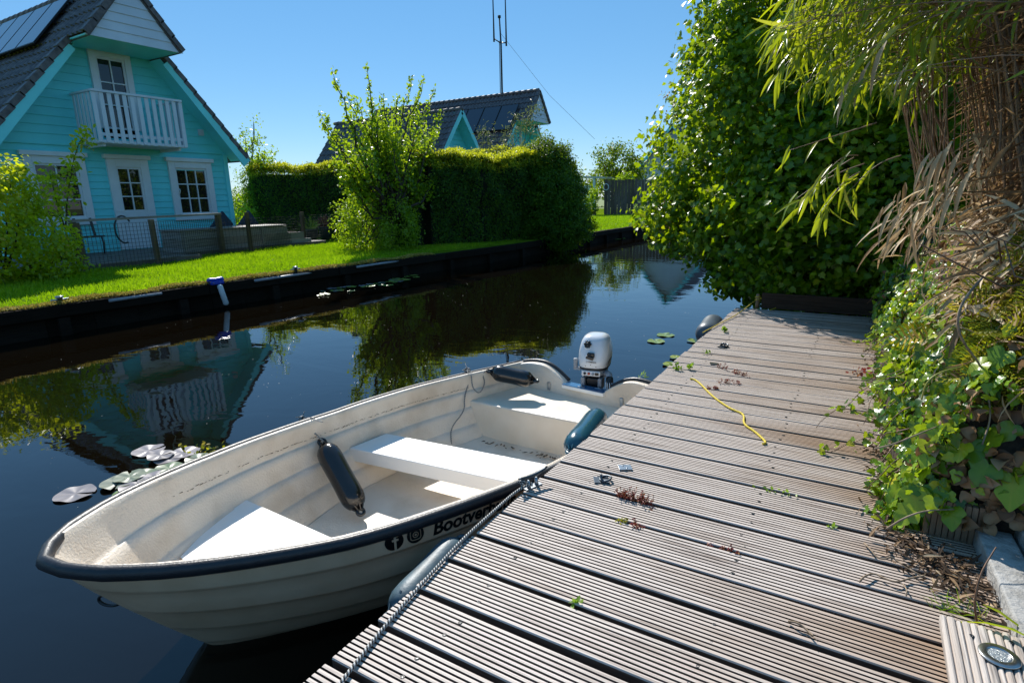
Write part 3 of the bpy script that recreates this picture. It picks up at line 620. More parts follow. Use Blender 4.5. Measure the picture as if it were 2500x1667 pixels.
# ================================================================== FAR GARDENS
plant('round_tree', 'small round leafy tree beyond the plank fence at the canal end', 'tree', (-15.6, 42, LAND_Z), [((-15.4, 42, 3.6), (1.75, 1.6, 1.35)), ((-16.2, 42, 2.7), (1.2, 1.2, .9)), ((-14.6, 42, 3.0), (1.3, 1.2, .9))], M['leaf_hedge'], .17, T_oval(), 170, 26, .24, 21, 7, .12)
plant('clipped_shrub', 'small dark shrub peeping over the far plank fence', 'shrub', (-13.5, 38.4, LAND_Z), [((-13.6, 38.5, 2.0), (.75, .6, .75))], M['leaf_plum'], .11, T_oval(), 60, 26, .1, 22, 4, .05)
def plank_fence():
    t = thing('plank_fence', 'weathered grey plank fence standing on the far lawn', 'fence', (-13, 38, LAND_Z)); rg = random.Random(2)
    a = onz(1478, 526, LAND_Z); a = Vector((a.x, a.y, 0)); b = a+Vector((5.5, 2.2, 0)); u = (b-a).normalized(); n = 26; mb = MB()
    for i in range(n):
        mb.r = rg.random(); p = a+u*(i*.22); h = 2.2+rg.uniform(-.03, .03); mb.bar(p+Vector((0, 0, LAND_Z)), p+Vector((0, 0, h)), .205, .025 if i % 2 else .045, up=(u.y, -u.x, 0))
    mb.build('boards', M['fence_board'], t)
    for k in (0, 9, 18, 25): p = a+u*(k*.22); m2 = MB(); m2.box((p.x-.06, p.y+.03, LAND_Z), (p.x+.06, p.y+.15, 2.25)); m2.build('post', M['fence_board'], t)
    rw = MB(); c = a+Vector((.05, -.05, 1.75)); rw.tube([c+Vector((.17*math.cos(q), -.03, .2*math.sin(q))) for q in np.linspace(0, 6.283, 20)], .025, 6)
    tag(rw.build('hose_coil', M['white_siding']), 'pale coiled hose hanging on the corner of the plank fence', 'hose')
plank_fence()
def shed():
    t = thing('garden_shelter', 'white post shelter with a small pale roof beside the plank fence', 'shelter', (-15.2, 37.2, LAND_Z))
    mb = MB(); mb.prism([(-16.6, 36.8, 2.45), (-14.3, 36.8, 2.3), (-14.3, 36.8, 2.42), (-16.6, 36.8, 2.57)], (0, 1.8, 0)); mb.build('roof', M['zinc'], t)
    for x in (-16.3, -15.1): m2 = MB(); m2.box((x-.07, 36.9, LAND_Z), (x+.07, 37.04, 2.35)); m2.build('post', M['white_siding'], t)
    m3 = MB(); m3.box((-16.25, 37.1, LAND_Z), (-15.45, 37.16, 1.9)); m3.build('side_panel', M['white_siding'], t)
shed()
plant('garden_shrub', 'light green shrub beside the white post shelter', 'shrub', (-14.6, 36, LAND_Z), [((-15.2, 36.0, .5), (.6, .6, .65)), ((-14.55, 35.5, 1.2), (.35, .4, .6))], M['leaf_plum'], .13, T_oval(), 60, 24, .1, 23, 4, .04)
pt_ = MB(); pt_.lathe([(.09, 0), (.17, .1), (.2, .28), (.16, .42), (.2, .5), (.19, .52), (.14, .44)], Matrix.Translation((-14.35, 33.6, LAND_Z)), 16)
tag(pt_.build('garden_pot', M['zinc']), 'pale grey garden urn on the far lawn before the shrub', 'pot')
def hedge(name, label, path, width, z1fun, seed, n, size=.055, young=True):
    """clipped hedge as a thick leafy wall along a path"""
    rg = np.random.default_rng(seed); P = np.array(path, float); seg = np.linalg.norm(np.diff(P, axis=0), axis=1); cum = np.concatenate([[0], np.cumsum(seg)]); L = cum[-1]
    t = thing(name, label, 'hedge', (P[0][0], P[0][1], LAND_Z))
    s = rg.uniform(-.25, L+.25, n); k = rg.random(n); w_ = np.empty(n); z = np.empty(n); nn = np.zeros((n, 3))
    ss = np.clip(s, 0, L); idx = np.clip(np.searchsorted(cum, ss, side='right')-1, 0, len(seg)-1); f = (ss-cum[idx])/seg[idx]; c = P[idx]+(P[idx+1]-P[idx])*f[:, None]; d = (P[idx+1]-P[idx])/seg[idx][:, None]; nr = np.stack([d[:, 1], -d[:, 0]], 1)
    zt = np.array([z1fun(v/L) for v in ss])+.05*np.sin(ss*3.1+seed)+.04*np.sin(ss*7.3)
    top = k < .26; end = k > .9; side = ~top & ~end
    rr = rg.random(n); sg = np.where(rg.random(n) < .7, 1, -1)
    zz = LAND_Z-.05+(zt-LAND_Z)*rr; rnd_c = np.clip(1-((rr-.86)/.14)**2*.30*(rr > .86), 0, 1)
    bump = .06*np.sin(s*5+zz*4)+.05*np.sin(s*11-zz*7); w_[side] = (sg*width/2*rnd_c+sg*bump)[side]; z[side] = zz[side]; nn[side, :2] = (nr*sg[:, None])[side]
    w_[top] = (rg.uniform(-1, 1, n)*width/2*.92)[top]; z[top] = zt[top]+(.03*rg.normal(size=n))[top]; nn[top, 2] = 1
    e = rg.uniform(-1, 1, n); w_[end] = (e*width/2)[end]; z[end] = zz[end]; es = np.where(rg.random(n) < .5, -1, 1); nn[end, :2] = (d*es[:, None])[end]
    pos = np.zeros((n, 3)); over = np.where(end, np.where(es < 0, -.22, .22)*(1-.5*e*e), 0); cc = np.where(end[:, None], np.where((es < 0)[:, None], P[0], P[-1]), c)
    pos[:, :2] = cc+nr*w_[:, None]+d*over[:, None]; pos[:, 2] = z; pos += rg.normal(size=pos.shape)*.035; nn += rg.normal(size=nn.shape)*.55; nn[:, 2] += .25
    leaves('leaf_wall', T_oval(), pos, nn, size*rg.uniform(.7, 1.3, n), M['leaf_hedge'], t, seed=seed, rn=np.clip(.35+.3*rg.normal(size=n), 0, 1))
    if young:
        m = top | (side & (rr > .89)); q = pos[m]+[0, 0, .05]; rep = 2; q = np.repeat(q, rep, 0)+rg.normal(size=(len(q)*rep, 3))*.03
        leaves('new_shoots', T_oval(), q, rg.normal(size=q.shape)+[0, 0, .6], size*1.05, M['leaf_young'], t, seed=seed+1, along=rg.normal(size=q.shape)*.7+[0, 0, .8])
    mb = MB(); st = np.linspace(0, L, 9)
    for v in st: i = min(int(np.searchsorted(cum, v, side='right')-1), len(seg)-1); p = P[i]+(P[i+1]-P[i])*(v-cum[i])/seg[i]; limb(mb, (p[0], p[1], LAND_Z-.05), (p[0], p[1], z1fun(v/L)-.25), .05, .02, rg, 4, .03)
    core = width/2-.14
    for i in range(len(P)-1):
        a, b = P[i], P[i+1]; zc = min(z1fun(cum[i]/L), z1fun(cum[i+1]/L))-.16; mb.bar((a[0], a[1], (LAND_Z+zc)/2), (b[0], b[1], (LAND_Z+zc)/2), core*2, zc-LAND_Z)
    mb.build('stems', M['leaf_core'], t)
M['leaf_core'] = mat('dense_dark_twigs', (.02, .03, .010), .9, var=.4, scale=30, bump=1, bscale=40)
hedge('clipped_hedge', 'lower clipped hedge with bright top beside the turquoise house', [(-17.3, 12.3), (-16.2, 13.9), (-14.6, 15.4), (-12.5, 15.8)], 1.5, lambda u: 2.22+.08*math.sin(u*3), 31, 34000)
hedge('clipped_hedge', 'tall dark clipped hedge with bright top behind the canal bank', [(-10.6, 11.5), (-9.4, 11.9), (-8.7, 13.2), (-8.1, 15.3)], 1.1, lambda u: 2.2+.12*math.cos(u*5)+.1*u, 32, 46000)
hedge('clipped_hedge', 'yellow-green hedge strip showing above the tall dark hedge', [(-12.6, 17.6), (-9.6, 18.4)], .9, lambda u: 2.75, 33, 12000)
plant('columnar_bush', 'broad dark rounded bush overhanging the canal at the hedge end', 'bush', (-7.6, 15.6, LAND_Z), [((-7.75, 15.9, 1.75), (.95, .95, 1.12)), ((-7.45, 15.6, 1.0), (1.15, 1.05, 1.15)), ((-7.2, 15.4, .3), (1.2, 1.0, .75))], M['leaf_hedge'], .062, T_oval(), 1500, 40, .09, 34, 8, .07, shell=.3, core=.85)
# ================================================================== NEAR GARDEN OF THE TURQUOISE HOUSE
def plum():
    rg = np.random.default_rng(41); base = (-9.3, 10.4, LAND_Z); t = thing('plum_tree', 'young leafy plum tree with upright shoots on the far lawn', 'tree', base); mb = MB()
    b = np.array(base); c = onx(905, 420, -9.3); P = []; A = []
    fork = b+[.05, 0, .75]; limb(mb, b-[0, 0, .05], fork, .07, .055, rg, 4)
    def sh(px, py, x=-9.3, dens=1.0, r=.10):
        e = np.array(onx(px, py, x)); m_ = fork+(e-fork)*rg.uniform(.35, .5)+rg.normal(size=3)*.12; m_[2] -= .05; pts = limb(mb, fork, m_, .045, .028, rg, 4); limb(mb, m_, e, .028, .004, rg, 6, .05)
        n = int(200*dens); tt = rg.uniform(.0, 1, n)**.8; base_ = m_+(e-m_)*tt[:, None]; rr = r*(1.1-.65*tt)[:, None]; P.append(base_+rg.normal(size=(n, 3))*rr); A.append(np.tile(e-m_, (n, 1))/np.linalg.norm(e-m_)*.7+rg.normal(size=(n, 3)))
    for px, py in ((812, 172), (895, 162), (1008, 185), (1035, 190), (1060, 215), (780, 275), (790, 300), (845, 232), (868, 240), (905, 245), (935, 230), (970, 240), (1020, 240), (1075, 270), (1065, 320), (1045, 350), (815, 400), (1060, 430), (840, 340), (1030, 470)):
        sh(px, py, -9.3+rg.normal()*.35, 1.1 if py > 225 else .8, .11 if py > 225 else .055)
    for i in range(34): sh(rg.uniform(820, 1040), rg.uniform(270, 480), -9.3+rg.normal()*.5, 1.2, .16)
    mb.build('trunk', M['bark'], t); P = np.concatenate(P); A = np.concatenate(A); nn = rg.normal(size=P.shape)+[0, 0, .5]
    leaves('crown', T_oval(), P, nn, .085*rg.uniform(.6, 1.25, len(P)), M['leaf_plum'], t, seed=42, along=A)
plum()
plant('lavender_bush', 'green bushy shrub at the foot of the plum tree', 'shrub', (-10.1, 9.9, LAND_Z), [((-10.0, 10.0, .5), (.65, .6, .85)), ((-9.4, 9.9, .35), (.6, .5, .55)), ((-8.9, 10.2, .5), (.5, .5, .8))], M['leaf_plum'], .055, T_oval(), 240, 34, .09, 43, 8, .03)
plant('garden_tree', 'slim leafy tree just right of the turquoise house', 'tree', (-17.6, 12.3, LAND_Z), [((-17, 12.35, 2.0), (.5, .42, .9)), ((-17, 12.05, 3.0), (.3, .3, .55)), ((-17, 12.5, 3.45), (.16, .16, .45)), ((-17, 12.75, 2.6), (.22, .2, .5)), ((-17, 11.9, .9), (.5, .7, .7))], M['leaf_plum'], .085, T_oval(), 120, 22, .12, 44, 8, .06)
plant('olive_shrub', 'tall loose grey-green shrub rising behind the dark hedge before the far roofs', 'shrub', (-10.3, 16.6, LAND_Z), [((-9.9, 16.8, 2.6), (.55, .5, .75)), ((-9.35, 16.9, 3.1), (.38, .35, .75)), ((-8.75, 17.0, 3.35), (.3, .3, .8)), ((-10.6, 16.8, 3.0), (.28, .3, .5)), ((-9.2, 16.9, 2.4), (.8, .5, .5))], M['leaf_grey'], .12, T_blade(.11, .1), 90, 14, .12, 47, 8, .03)
plant('background_shrubs', 'dark leafy shrubs filling the gap right of the turquoise house', 'shrub', (-18.5, 13.5, LAND_Z), [((-18.6, 13.4, .9), (1.0, 1.0, 1.0)), ((-19.5, 14.8, 1.1), (1.0, 1.0, 1.1)), ((-18.0, 12.7, .5), (.7, .6, .7))], M['leaf_hedge'], .09, T_oval(), 300, 30, .12, 48, 6, .05)
for i_, (x_, y_, h_, w_) in enumerate(((-60, 60, 5.0, 9), (-48, 66, 5.5, 9), (-36, 70, 5, 8), (-27, 74, 5.5, 7))):
    plant('distant_tree', ['distant tree low on the horizon behind the turquoise house', 'distant tree low on the horizon left of the hedge', 'distant tree low on the horizon behind the cottage', 'distant tree low on the horizon near the plank fence'][i_], 'tree', (x_, y_, LAND_Z), [((x_, y_, h_*.5), (w_*.6, 3, h_*.5)), ((x_+w_*.4, y_, h_*.4), (w_*.45, 3, h_*.42))], M['leaf_hedge'], .5, T_oval(), 120, 20, .5, 150+i_, 5, .2, group='distant trees on the horizon')
plant('garden_bush', 'sunlit yellow-green bush left of the wire fence', 'bush', (-11.4, 3.1, LAND_Z), [((-11.2, 2.9, .95), (.7, .85, .95)), ((-11.0, 3.35, .55), (.6, .75, .7)), ((-11.2, 2.2, .9), (.7, .8, .9)), ((-11.1, 3.75, .15), (.4, .5, .35)), ((-11.1, 3.4, 1.4), (.35, .4, .4))], M['leaf_shrub'], .075, T_oval(), 330, 36, .1, 45, 14, .03, keep=lambda p: True)
def sapling():
    rg = np.random.default_rng(46); base = onz(180, 658, LAND_Z); x = base.x; t = thing('sapling', 'slim sapling with a tall leafy shoot beside the fence corner', 'sapling', base); mb = MB(); P = []
    path = [(180, 658), (172, 610), (160, 560), (163, 500), (170, 440), (178, 400), (192, 350), (214, 322)]; pts = [onx(a, b, x) for a, b in path]; mb.tube(pts, [.022, .02, .018, .014, .011, .009, .006, .003], 6)
    br = [(160, 560), (140, 500), (128, 450), (120, 420)]; p2 = [onx(a, b, x) for a, b in br]; mb.tube(p2, [.014, .011, .008, .004], 6)
    for q, lo in ((pts, 4), (p2, 1)):
        for i in range(lo, len(q)):
            for k in range(60): a = rg.random(); v = np.array(q[i-1])*(1-a)+np.array(q[i])*a; P.append(v+rg.normal(size=3)*.085)
    mb.build('trunk', M['bark'], t); P = np.array(P); leaves('crown', T_oval(), P, rg.normal(size=P.shape)+[0, 0, .4], .10, M['leaf_shrub'], t, seed=5)
    tg = MB(); c = onx(168, 608, x+.05); tg.box((-.002, -.11, -.06), (.002, .11, .06), Matrix.Translation(c) @ Matrix.Rotation(R(-32), 4, 'X')); tg.tube([c+Vector((0, -.09, .05)), c+Vector((-.03, -.12, .13))], .004, 4)
    tg.build('plant_tag', M['tagmat'], t)
sapling()
def terrace():
    mb = MB(); rg = random.Random(4); x = -15.45
    while x < -11.95: mb.r = rg.random(); mb.box((x, 2.2, LAND_Z-.02), (x+.138, 11.4 if x < -12.9 else 6.9, .0)); x += .145
    struct(mb.build('terrace_decking', M['terrace']))
    ed = MB(); ed.box((-11.95, 2.2, LAND_Z-.02), (-11.9, 6.9, .02)); struct(ed.build('terrace_edge', M['grey_box']))
terrace()
def wire_fence():
    t = thing('wire_fence', 'low wooden post fence with square wire mesh along the terrace', 'fence', (-12, 6, LAND_Z)); rg = random.Random(6)
    gp = [onz(205, 668, LAND_Z), onz(388, 646, LAND_Z), onz(545, 620, LAND_Z), onz(613.9, 616, LAND_Z), onz(745, 597, LAND_Z), onz(838, 584, LAND_Z)]
    hs = [.93, .93, .98, 1.0, .95, .9]; wd = [.13, .09, .11, .085, .09, .09]; tops = []
    for i, (p, h, w_) in enumerate(zip(gp, hs, wd)):
        mb = MB(); mb.r = rg.random(); tp = p+Vector((rg.uniform(-.03, .03), rg.uniform(-.04, .02), h)); mb.bar(p-Vector((0, 0, .1)), tp, w_, w_, up=(1, 0, 0)); mb.build('post', M['post_wood'], t, bevel=.006); tops.append(tp)
    mr = MB(); mr.bar(tops[0]+Vector((0, -.06, .03)), tops[2]+Vector((0, .06, .0)), .1, .045); mr.build('top_rail', M['grey_box'], t)
    mw = MB()
    for i in range(5):
        a, b = gp[i], gp[i+1]; L = (b-a).length; n = int(L/.075); hh = .88 if i < 2 else .84; o = Vector((.06, 0, 0))
        for k in range(n+1): p = a.lerp(b, k/n)+o; mw.bar(p+Vector((0, 0, .02)), p+Vector((0, 0, hh)), .006, .006, up=(1, 0, 0))
        for k in range(12): z = .03+(hh-.03)*k/11; mw.bar(a+o+Vector((0, 0, z)), b+o+Vector((0, 0, z)), .006, .006)
    mw.build('wire_mesh', M['dark_steel'], t)
wire_fence()
def planter():
    t = thing('timber_planter', 'long grey timber planter box behind the wire fence', 'planter', (-12.9, 8.4, 0)); rg = random.Random(8)
    mb = MB(); x0, x1, y0, y1, z1 = -13.8, -12.95, 7.12, 10.95, .50
    for k in range(3):
        za, zb = -.08+.19*k, -.08+.19*(k+1)-.008; mb.r = rg.random(); e = y1-(.0, .25, .8)[k]
        mb.box((x1-.04, y0, za), (x1, e, zb)); mb.box((x0, y0, za), (x1-.042, y0+.04, zb)); mb.box((x0, y1-.04-(.0, .25, .8)[k], za), (x1-.042, e, zb)); mb.box((x0, y0+.042, za), (x0+.04, e-.042, zb))
    mb.build('side_boards', M['grey_box'], t); m2 = MB(); m2.box((x0-.03, y0-.03, z1-.012), (x1+.03, y1-.85, z1+.03)); m2.build('top_boards', M['grey_box'], t, bevel=.008)
    for yy in (y0+.06, 8.1, 9.3): m4 = MB(); m4.box((x1+.001, yy, -.08), (x1+.03, yy+.07, z1-.015)); m4.build('batten', M['grey_box'], t)
planter()
def lounger(y, lab):
    t = thing('sun_lounger', lab, 'sun lounger', (-14.4, y, 0), 'blue loungers on the terrace'); a = MB(); a.bar((-14.9, y, .34), (-14.15, y, .34), .55, .05); a.build('seat', M['lounger_blue'], t)
    b = MB(); b.bar((-14.2, y-.26, .32), (-14.05, y-.62, .68), .7, .05, up=(1, 0, 0)); b.build('backrest', M['lounger_blue'], t)
    for dx in (-.4, .2):
        for dy in (-.2, .2): l_ = MB(); l_.tube([(-14.5+dx, y+dy, 0), (-14.5+dx, y+dy, .33)], .015, 6); l_.build('leg', M['dark_steel'], t)
lounger(9.35, 'dark blue canvas lounger on the terrace nearer the door'); lounger(10.15, 'dark blue canvas lounger at the right end of the terrace')
def bench():
    t = thing('metal_bench', 'black iron bench with curved armrest left of the white door', 'bench', (-14.9, 5.9, 0)); mb = MB()
    mb.bar((-14.9, 4.9, .42), (-14.9, 6.3, .42), .35, .03); mb.build('seat', M['dark_steel'], t)
    for y in (5.0, 5.45, 5.9, 6.25):
        m = MB(); m.bar((-15.1, y, .42), (-15.16, y-.02, .85), .05, .03, up=(1, 0, 0)); m.build('back_slat', M['dark_steel'], t)
    a = MB(); a.tube([(-14.75, 6.75+.2*math.cos(q), .55+.33*math.sin(q)) for q in np.linspace(.6, 5.0, 14)], .02, 6); a.build('armrest', M['dark_steel'], t)
    for y in (4.95, 6.25):
        m = MB(); m.tube([(-14.8, y, 0), (-14.82, y+.03, .25), (-14.8, y, .42)], .02, 6); m.build('leg', M['dark_steel'], t)
bench()
def pots():
    for i, (px, py, r, h, lab, mt, lf) in enumerate(((762, 588, .20, .38, 'dark round pot with spiky plant by the last fence post', M['bamboo_leaf'], 26), (797, 585, .22, .42, 'black glazed pot with reddish plant before the hedge', M['red_plant'], 60))):
        p = onz(px, py, LAND_Z); p.x += 0; t = thing('plant_pot', lab, 'potted plant', p, 'pots at the end of the fence'); mb = MB(); mb.lathe([(r*.6, 0), (r*.95, h*.5), (r, h*.9), (r*1.08, h), (r*.9, h), (r*.85, h*.85)], Matrix.Translation(p), 16); mb.build('pot', M['terracotta'], t)
        rg = np.random.default_rng(60+i); P = np.tile(np.array(p)+[0, 0, h*.9], (lf, 1))+rg.normal(size=(lf, 3))*.04; al = rg.normal(size=(lf, 3)); al[:, 2] = abs(al[:, 2])+.6
        leaves('foliage', T_blade(.09, .3), P, np.cross(al, rg.normal(size=(lf, 3))), .42, mt, t, along=al, seed=i)
pots()
def bank_fittings():
    for px, py, lab in ((150, 742, 'small steel mooring bollard on the left of the far bank'), (727, 665, 'small steel mooring bollard near the plum tree on the far bank')):
        p = onz(px, py, LAND_Z); p.x = min(p.x, BANK_X(p.y)+.02); mb = MB(); mb.lathe([(.03, 0), (.03, .07), (.045, .075), (.045, .1), (.01, .105)], Matrix.Translation(p), 12); mb.tube([p+Vector((0, -.1, .055)), p+Vector((0, .1, .055))], .012, 8)
        tag(mb.build('mooring_bollard', M['steel']), lab, 'bollard', 'bollards on the far bank')
    p = onz(515, 690, LAND_Z); p.x = BANK_X(p.y)+.05
    t = thing('bank_fender', 'white tube fender hanging from a blue cap on the far bank', 'fender', p); mb = MB()
    mb.box((-.03, -.11, -.02), (.08, .11, .035), Matrix.Translation(p)); mb.lathe([(.035, -.13), (.042, -.09), (.032, 0), (.042, .09), (.035, .13)], Matrix.Translation(p+Vector((.02, 0, .05))) @ Matrix.Rotation(R(90), 4, 'X'), 12); mb.build('cap', M['blue_plastic'], t, bevel=.015)
    m2 = MB(); c = p+Vector((.11, 0, -.02)); e = p+Vector((.13, .06, -.36)); q = (e-c).to_track_quat('Z', 'Y').to_matrix().to_4x4(); m2.lathe([(.022, 0), (.04, .02), (.042, .31), (.022, .34)], Matrix.Translation(c) @ q, 14); m2.build('tube', M['pipe_white'], t)
    for i, (ya, yb) in enumerate(((3.0, 3.7), (5.15, 6.3), (7.3, 8.5))):
        mp = MB(); xa = BANK_X((ya+yb)/2); mp.tube([(xa+.125, ya, -.135), (xa+.125, yb, -.135)], .022, 8); tag(mp.build('rubbing_strip', M['motor_grey']), ['grey plastic rubbing strip left of the blue cap on the bank beam', 'grey plastic rubbing strip right of the blue cap on the bank beam', 'grey plastic rubbing strip nearest the plum tree on the bank beam'][i], 'rubbing strip', 'rubbing strips on the bank beam')
bank_fittings()
# ================================================================== JETTY
PP = .157
def jetty():
    t = thing('jetty', 'weathered ribbed plank jetty running along the canal', 'jetty', (.8, 2.4, 0)); rg = random.Random(12); mb = MB(); sc_ = MB()
    for n in range(-5, 33):
        y0 = n*PP+rg.uniform(-.001, .001); wdt = .1385+rg.uniform(-.0022, .0022); nr = 9; pr = wdt/nr; prof = [(0, -.028), (0, -.004), (.0015, -.001)]
        for k in range(nr):
            a = k*pr+(.0022 if k == 0 else .0030); b = (k+1)*pr-(.0022 if k == nr-1 else .0030)
            prof += [(a, 0), ((a+b)/2, .0005), (b, 0)]
            if k < nr-1: prof += [(b+.0007, -.0065), ((k+1)*pr+.0023, -.0065)]
        prof += [(wdt-.0015, -.001), (wdt, -.004), (wdt, -.028)]
        xa = rg.uniform(-.006, .006); xb = 1.425 if n*PP < 1.32 else (1.30 if n*PP < 1.5 else 1.26); ns = 10; tilt = rg.uniform(-.0012, .0012); bow = rg.uniform(-.0015, .0015); mb.r = rg.random()
        yb_ = rg.uniform(-.002, .002)
        vs = []; fs = []; np_ = len(prof)
        for i in range(ns+1):
            u = i/ns; x = xa+(xb-xa)*u
            for (py, pz) in prof: vs.append((x, y0+py+yb_*math.sin(u*3.1), pz+tilt*(py/wdt-.5)*2+bow*math.sin(u*3.1)*1.0))
        for i in range(ns):
            for k in range(np_): a = i*np_+k; b = i*np_+(k+1) % np_; fs.append((a, b, b+np_, a+np_))
        fs.append(tuple(range(np_-1, -1, -1))); fs.append(tuple(ns*np_+k for k in range(np_))); f0 = len(mb.f); mb._add(vs, fs)
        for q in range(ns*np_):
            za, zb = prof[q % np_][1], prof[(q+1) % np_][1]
            if min(za, zb) < -.006: mb.m[f0+q] = 1  # groove and side faces take the painted shade colour
        for xs in (.19, .778, 1.33):
            for q in (.27, .72):
                if xs > 1.2 and not (.9 < n*PP < 1.4): continue
                c = Vector((xs+rg.uniform(-.012, .012), y0+wdt*q+rg.uniform(-.006, .006), .0008)); r = .0042
                sc_.cur = 0; sc_.lathe([(r, -.003), (r, 0), (r*.6, .0006), (r*.5, -.0012)], Matrix.Translation(c), 10)
                sc_.cur = 1; a0 = len(sc_.v); sc_.lathe([(r*1.5, -.002), (r*1.5, -.0003), (r*1.02, -.0004)], Matrix.Translation(c), 12)
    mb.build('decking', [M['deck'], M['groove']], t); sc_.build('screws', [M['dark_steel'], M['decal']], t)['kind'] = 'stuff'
    bm_ = MB()
    for xs in (.16, .74, 1.28): bm_.r = rg.random(); bm_.box((xs, -.75, -.16), (xs+.07, 5.05, -.0285))
    bm_.build('joist', M['dark_wood'], t)
    for y in (-.4, 1.1, 2.7, 4.3):
        p = MB(); p.r = rg.random(); p.box((.22, y, -1.5), (.30, y+.12, -.161)); p.build('support_post', M['dark_wood'], t)
    f = MB(); f.box((.60, -3, -1.5), (.64, 5.2, -.165)); f.build('back_boards', M['dark_wood'], t)
jetty()
def end_wall():
    t = thing('board_wall', 'low wall of dark horizontal boards at the far end of the jetty', 'wall', (1, 5.2, 0)); mb = MB(); rg = random.Random(9)
    for k in range(1): mb.r = rg.random(); mb.box((.22, 5.20-.008*k, .008+.155*k), (2.6, 5.235, .008+.155*(k+1)-.01))
    mb.build('boards', M['wall_wood'], t)
    for x in (.6, 1.6): p = MB(); p.box((x, 5.236, -.3), (x+.07, 5.30, .15)); p.build('post', M['wall_wood'], t)
end_wall()
def timber_box():
    t = thing('timber_post_box', 'ribbed weathered timber step holding a round steel lamp', 'step', (1.5, .5, 0)); mb = MB(); rg = random.Random(14)
    z = .062; x = 1.268; y1 = .806; y0 = .2
    mb.r = .2; mb.box((x+.012, y0, .004), (x+.03, y1-.012, z-.022)); mb.box((x+.032, y1-.03, .004), (1.75, y1-.012, z-.022)); mb.build('side', M['upright_wood'], t)
    tb = MB(); ya = y1; xx = x; k = 0
    while xx < 1.75:
        w_ = (.0145, .018, .012, .016)[k % 4]; tb.r = rg.random()*.6; e = y1+rg.uniform(-.006, .005)
        prof = [(0, z-.020), (0, z-.003), (.002, z), (w_*.5, z+.0012), (w_-.004, z), (w_-.002, z-.004), (w_, z-.0045), (w_, z-.020)]
        vs = [(xx+a, y0, b) for a, b in prof]+[(xx+a, e-(.003 if b < z-.01 else 0), b) for a, b in prof]; n = len(prof); tb._add(vs, [(i, (i+1) % n, n+(i+1) % n, n+i) for i in range(n)]+[tuple(range(n-1, -1, -1)), tuple(range(n, 2*n))]); xx += w_; k += 1
    tb.build('top', M['box_wood'], t)
    for sx, sy in ((1.325, .757), (1.40, .775), (1.43, .74)): s_ = MB(); s_.lathe([(.0055, -.004), (.0055, .001), (.003, .0018), (.002, 0)], Matrix.Translation((sx, sy, z)), 10); s_.build('screw', M['dark_steel'], t)
    c = onz(2440, 1600, z+.004); L = thing('deck_light', 'round brushed steel deck light set in the timber step', 'lamp', c); r_ = MB()
    r_.lathe([(.0385, -.001), (.0385, .0015), (.037, .0028), (.024, .0034), (.0222, .0026), (.0222, .0004)], Matrix.Translation(c), 48); r_.build('rim', M['inox'], L)
    l_ = MB(); l_.lathe([(.0221, -.001), (.0221, .0012), (.018, .002), (.001, .0022)], Matrix.Translation(c), 32); ln = l_.build('lens', M['lens'], L)
M['lens'] = mat('frosted_lens', (.42, .46, .47), .15, var=.35, scale=260, spec=.8, bump=.6, bscale=300)
timber_box()
def kerbs():
    for i, (a, b, lab) in enumerate((((1.432, .83, -.12), (1.525, 1.36, .052), 'narrow concrete kerb block beside the jetty end'), ((1.535, .83, -.12), (1.95, 1.50, .085), 'wide grey concrete slab behind the narrow kerb'))):
        mb = MB(); mb.box(a, b, Matrix.Translation((1.43, .8, 0)) @ Matrix.Rotation(R(3), 4, 'Z') @ Matrix.Translation((-1.43, -.8, 0))); tag(mb.build('concrete_kerb', M['concrete'], bevel=.006), lab, 'kerb', 'concrete kerbs')
kerbs()
def edging():
    t = thing('timber_edging', 'short upright ribbed boards edging the planted bank', 'edging', (1.35, 1.36, 0)); rg = random.Random(15); mb = MB(); x = 1.272
    while x < 1.43:
        w_ = .0165; mb.r = rg.random(); mb.box((x+.001, 1.335, -.02), (x+w_-.002, 1.365, .125+rg.uniform(-.003, .003))); x += w_
    mb.box((1.272, 1.342, -.02), (1.425, 1.368, .118)); mb.build('boards', M['upright_wood'], t)
edging()
# ------------------------------------------------------------------ deck fittings
def pad_eye(c, lab, plate=True, ang=.5, s=1.0):
    t = thing('mooring_ring', lab, 'mooring ring', c, 'steel mooring rings on the jetty'); m = Matrix.Translation(c) @ Matrix.Rotation(ang, 4, 'Z') @ Matrix.Scale(s, 4); a = MB(); a.box((-.03, -.025, 0), (.03, .025, .003), m); a.build('plate', M['ring_steel'], t, bevel=.001)
    b = MB(); b.tube([m @ Vector((-.001, .016*math.cos(q), .003+.021*math.sin(q))) for q in np.linspace(0, math.pi, 12)], .0045*s, 8); b.build('eye', M['ring_steel'], t)
    r = MB(); r.tube([m @ Vector((.016+.022*math.cos(q), .022*math.sin(q), .008+.004*math.cos(q))) for q in np.linspace(0, 6.283, 26)], .0042*s, 8); r.build('ring', M['ring_steel'], t)
pad_eye(onz(1468, 1172, .003), 'steel mooring ring on a square plate beside the bare metal plate')
pad_eye(onz(1765, 847, .003), 'steel mooring ring further along near the shaded jetty end', ang=1.2, s=1.15)
pl = MB(); c = onz(1526, 1141, .004); pl.box((-.027, -.022, 0), (.027, .022, .0025), Matrix.Translation(c) @ Matrix.Rotation(.55, 4, 'Z')); o = pl.build('metal_plate', M['inox'], bevel=.0008); tag(o, 'bare shiny metal plate screwed to the jetty beside the ring', 'plate', 'metal plates on the jetty')
for dx, dy in ((-.012, .006), (.01, -.006)): s_ = MB(); s_.lathe([(.004, 0), (.004, .001), (.002, .0018)], Matrix.Translation(c+Vector((dx, dy, .0025))), 10); s_.build('screw', M['steel'], o)
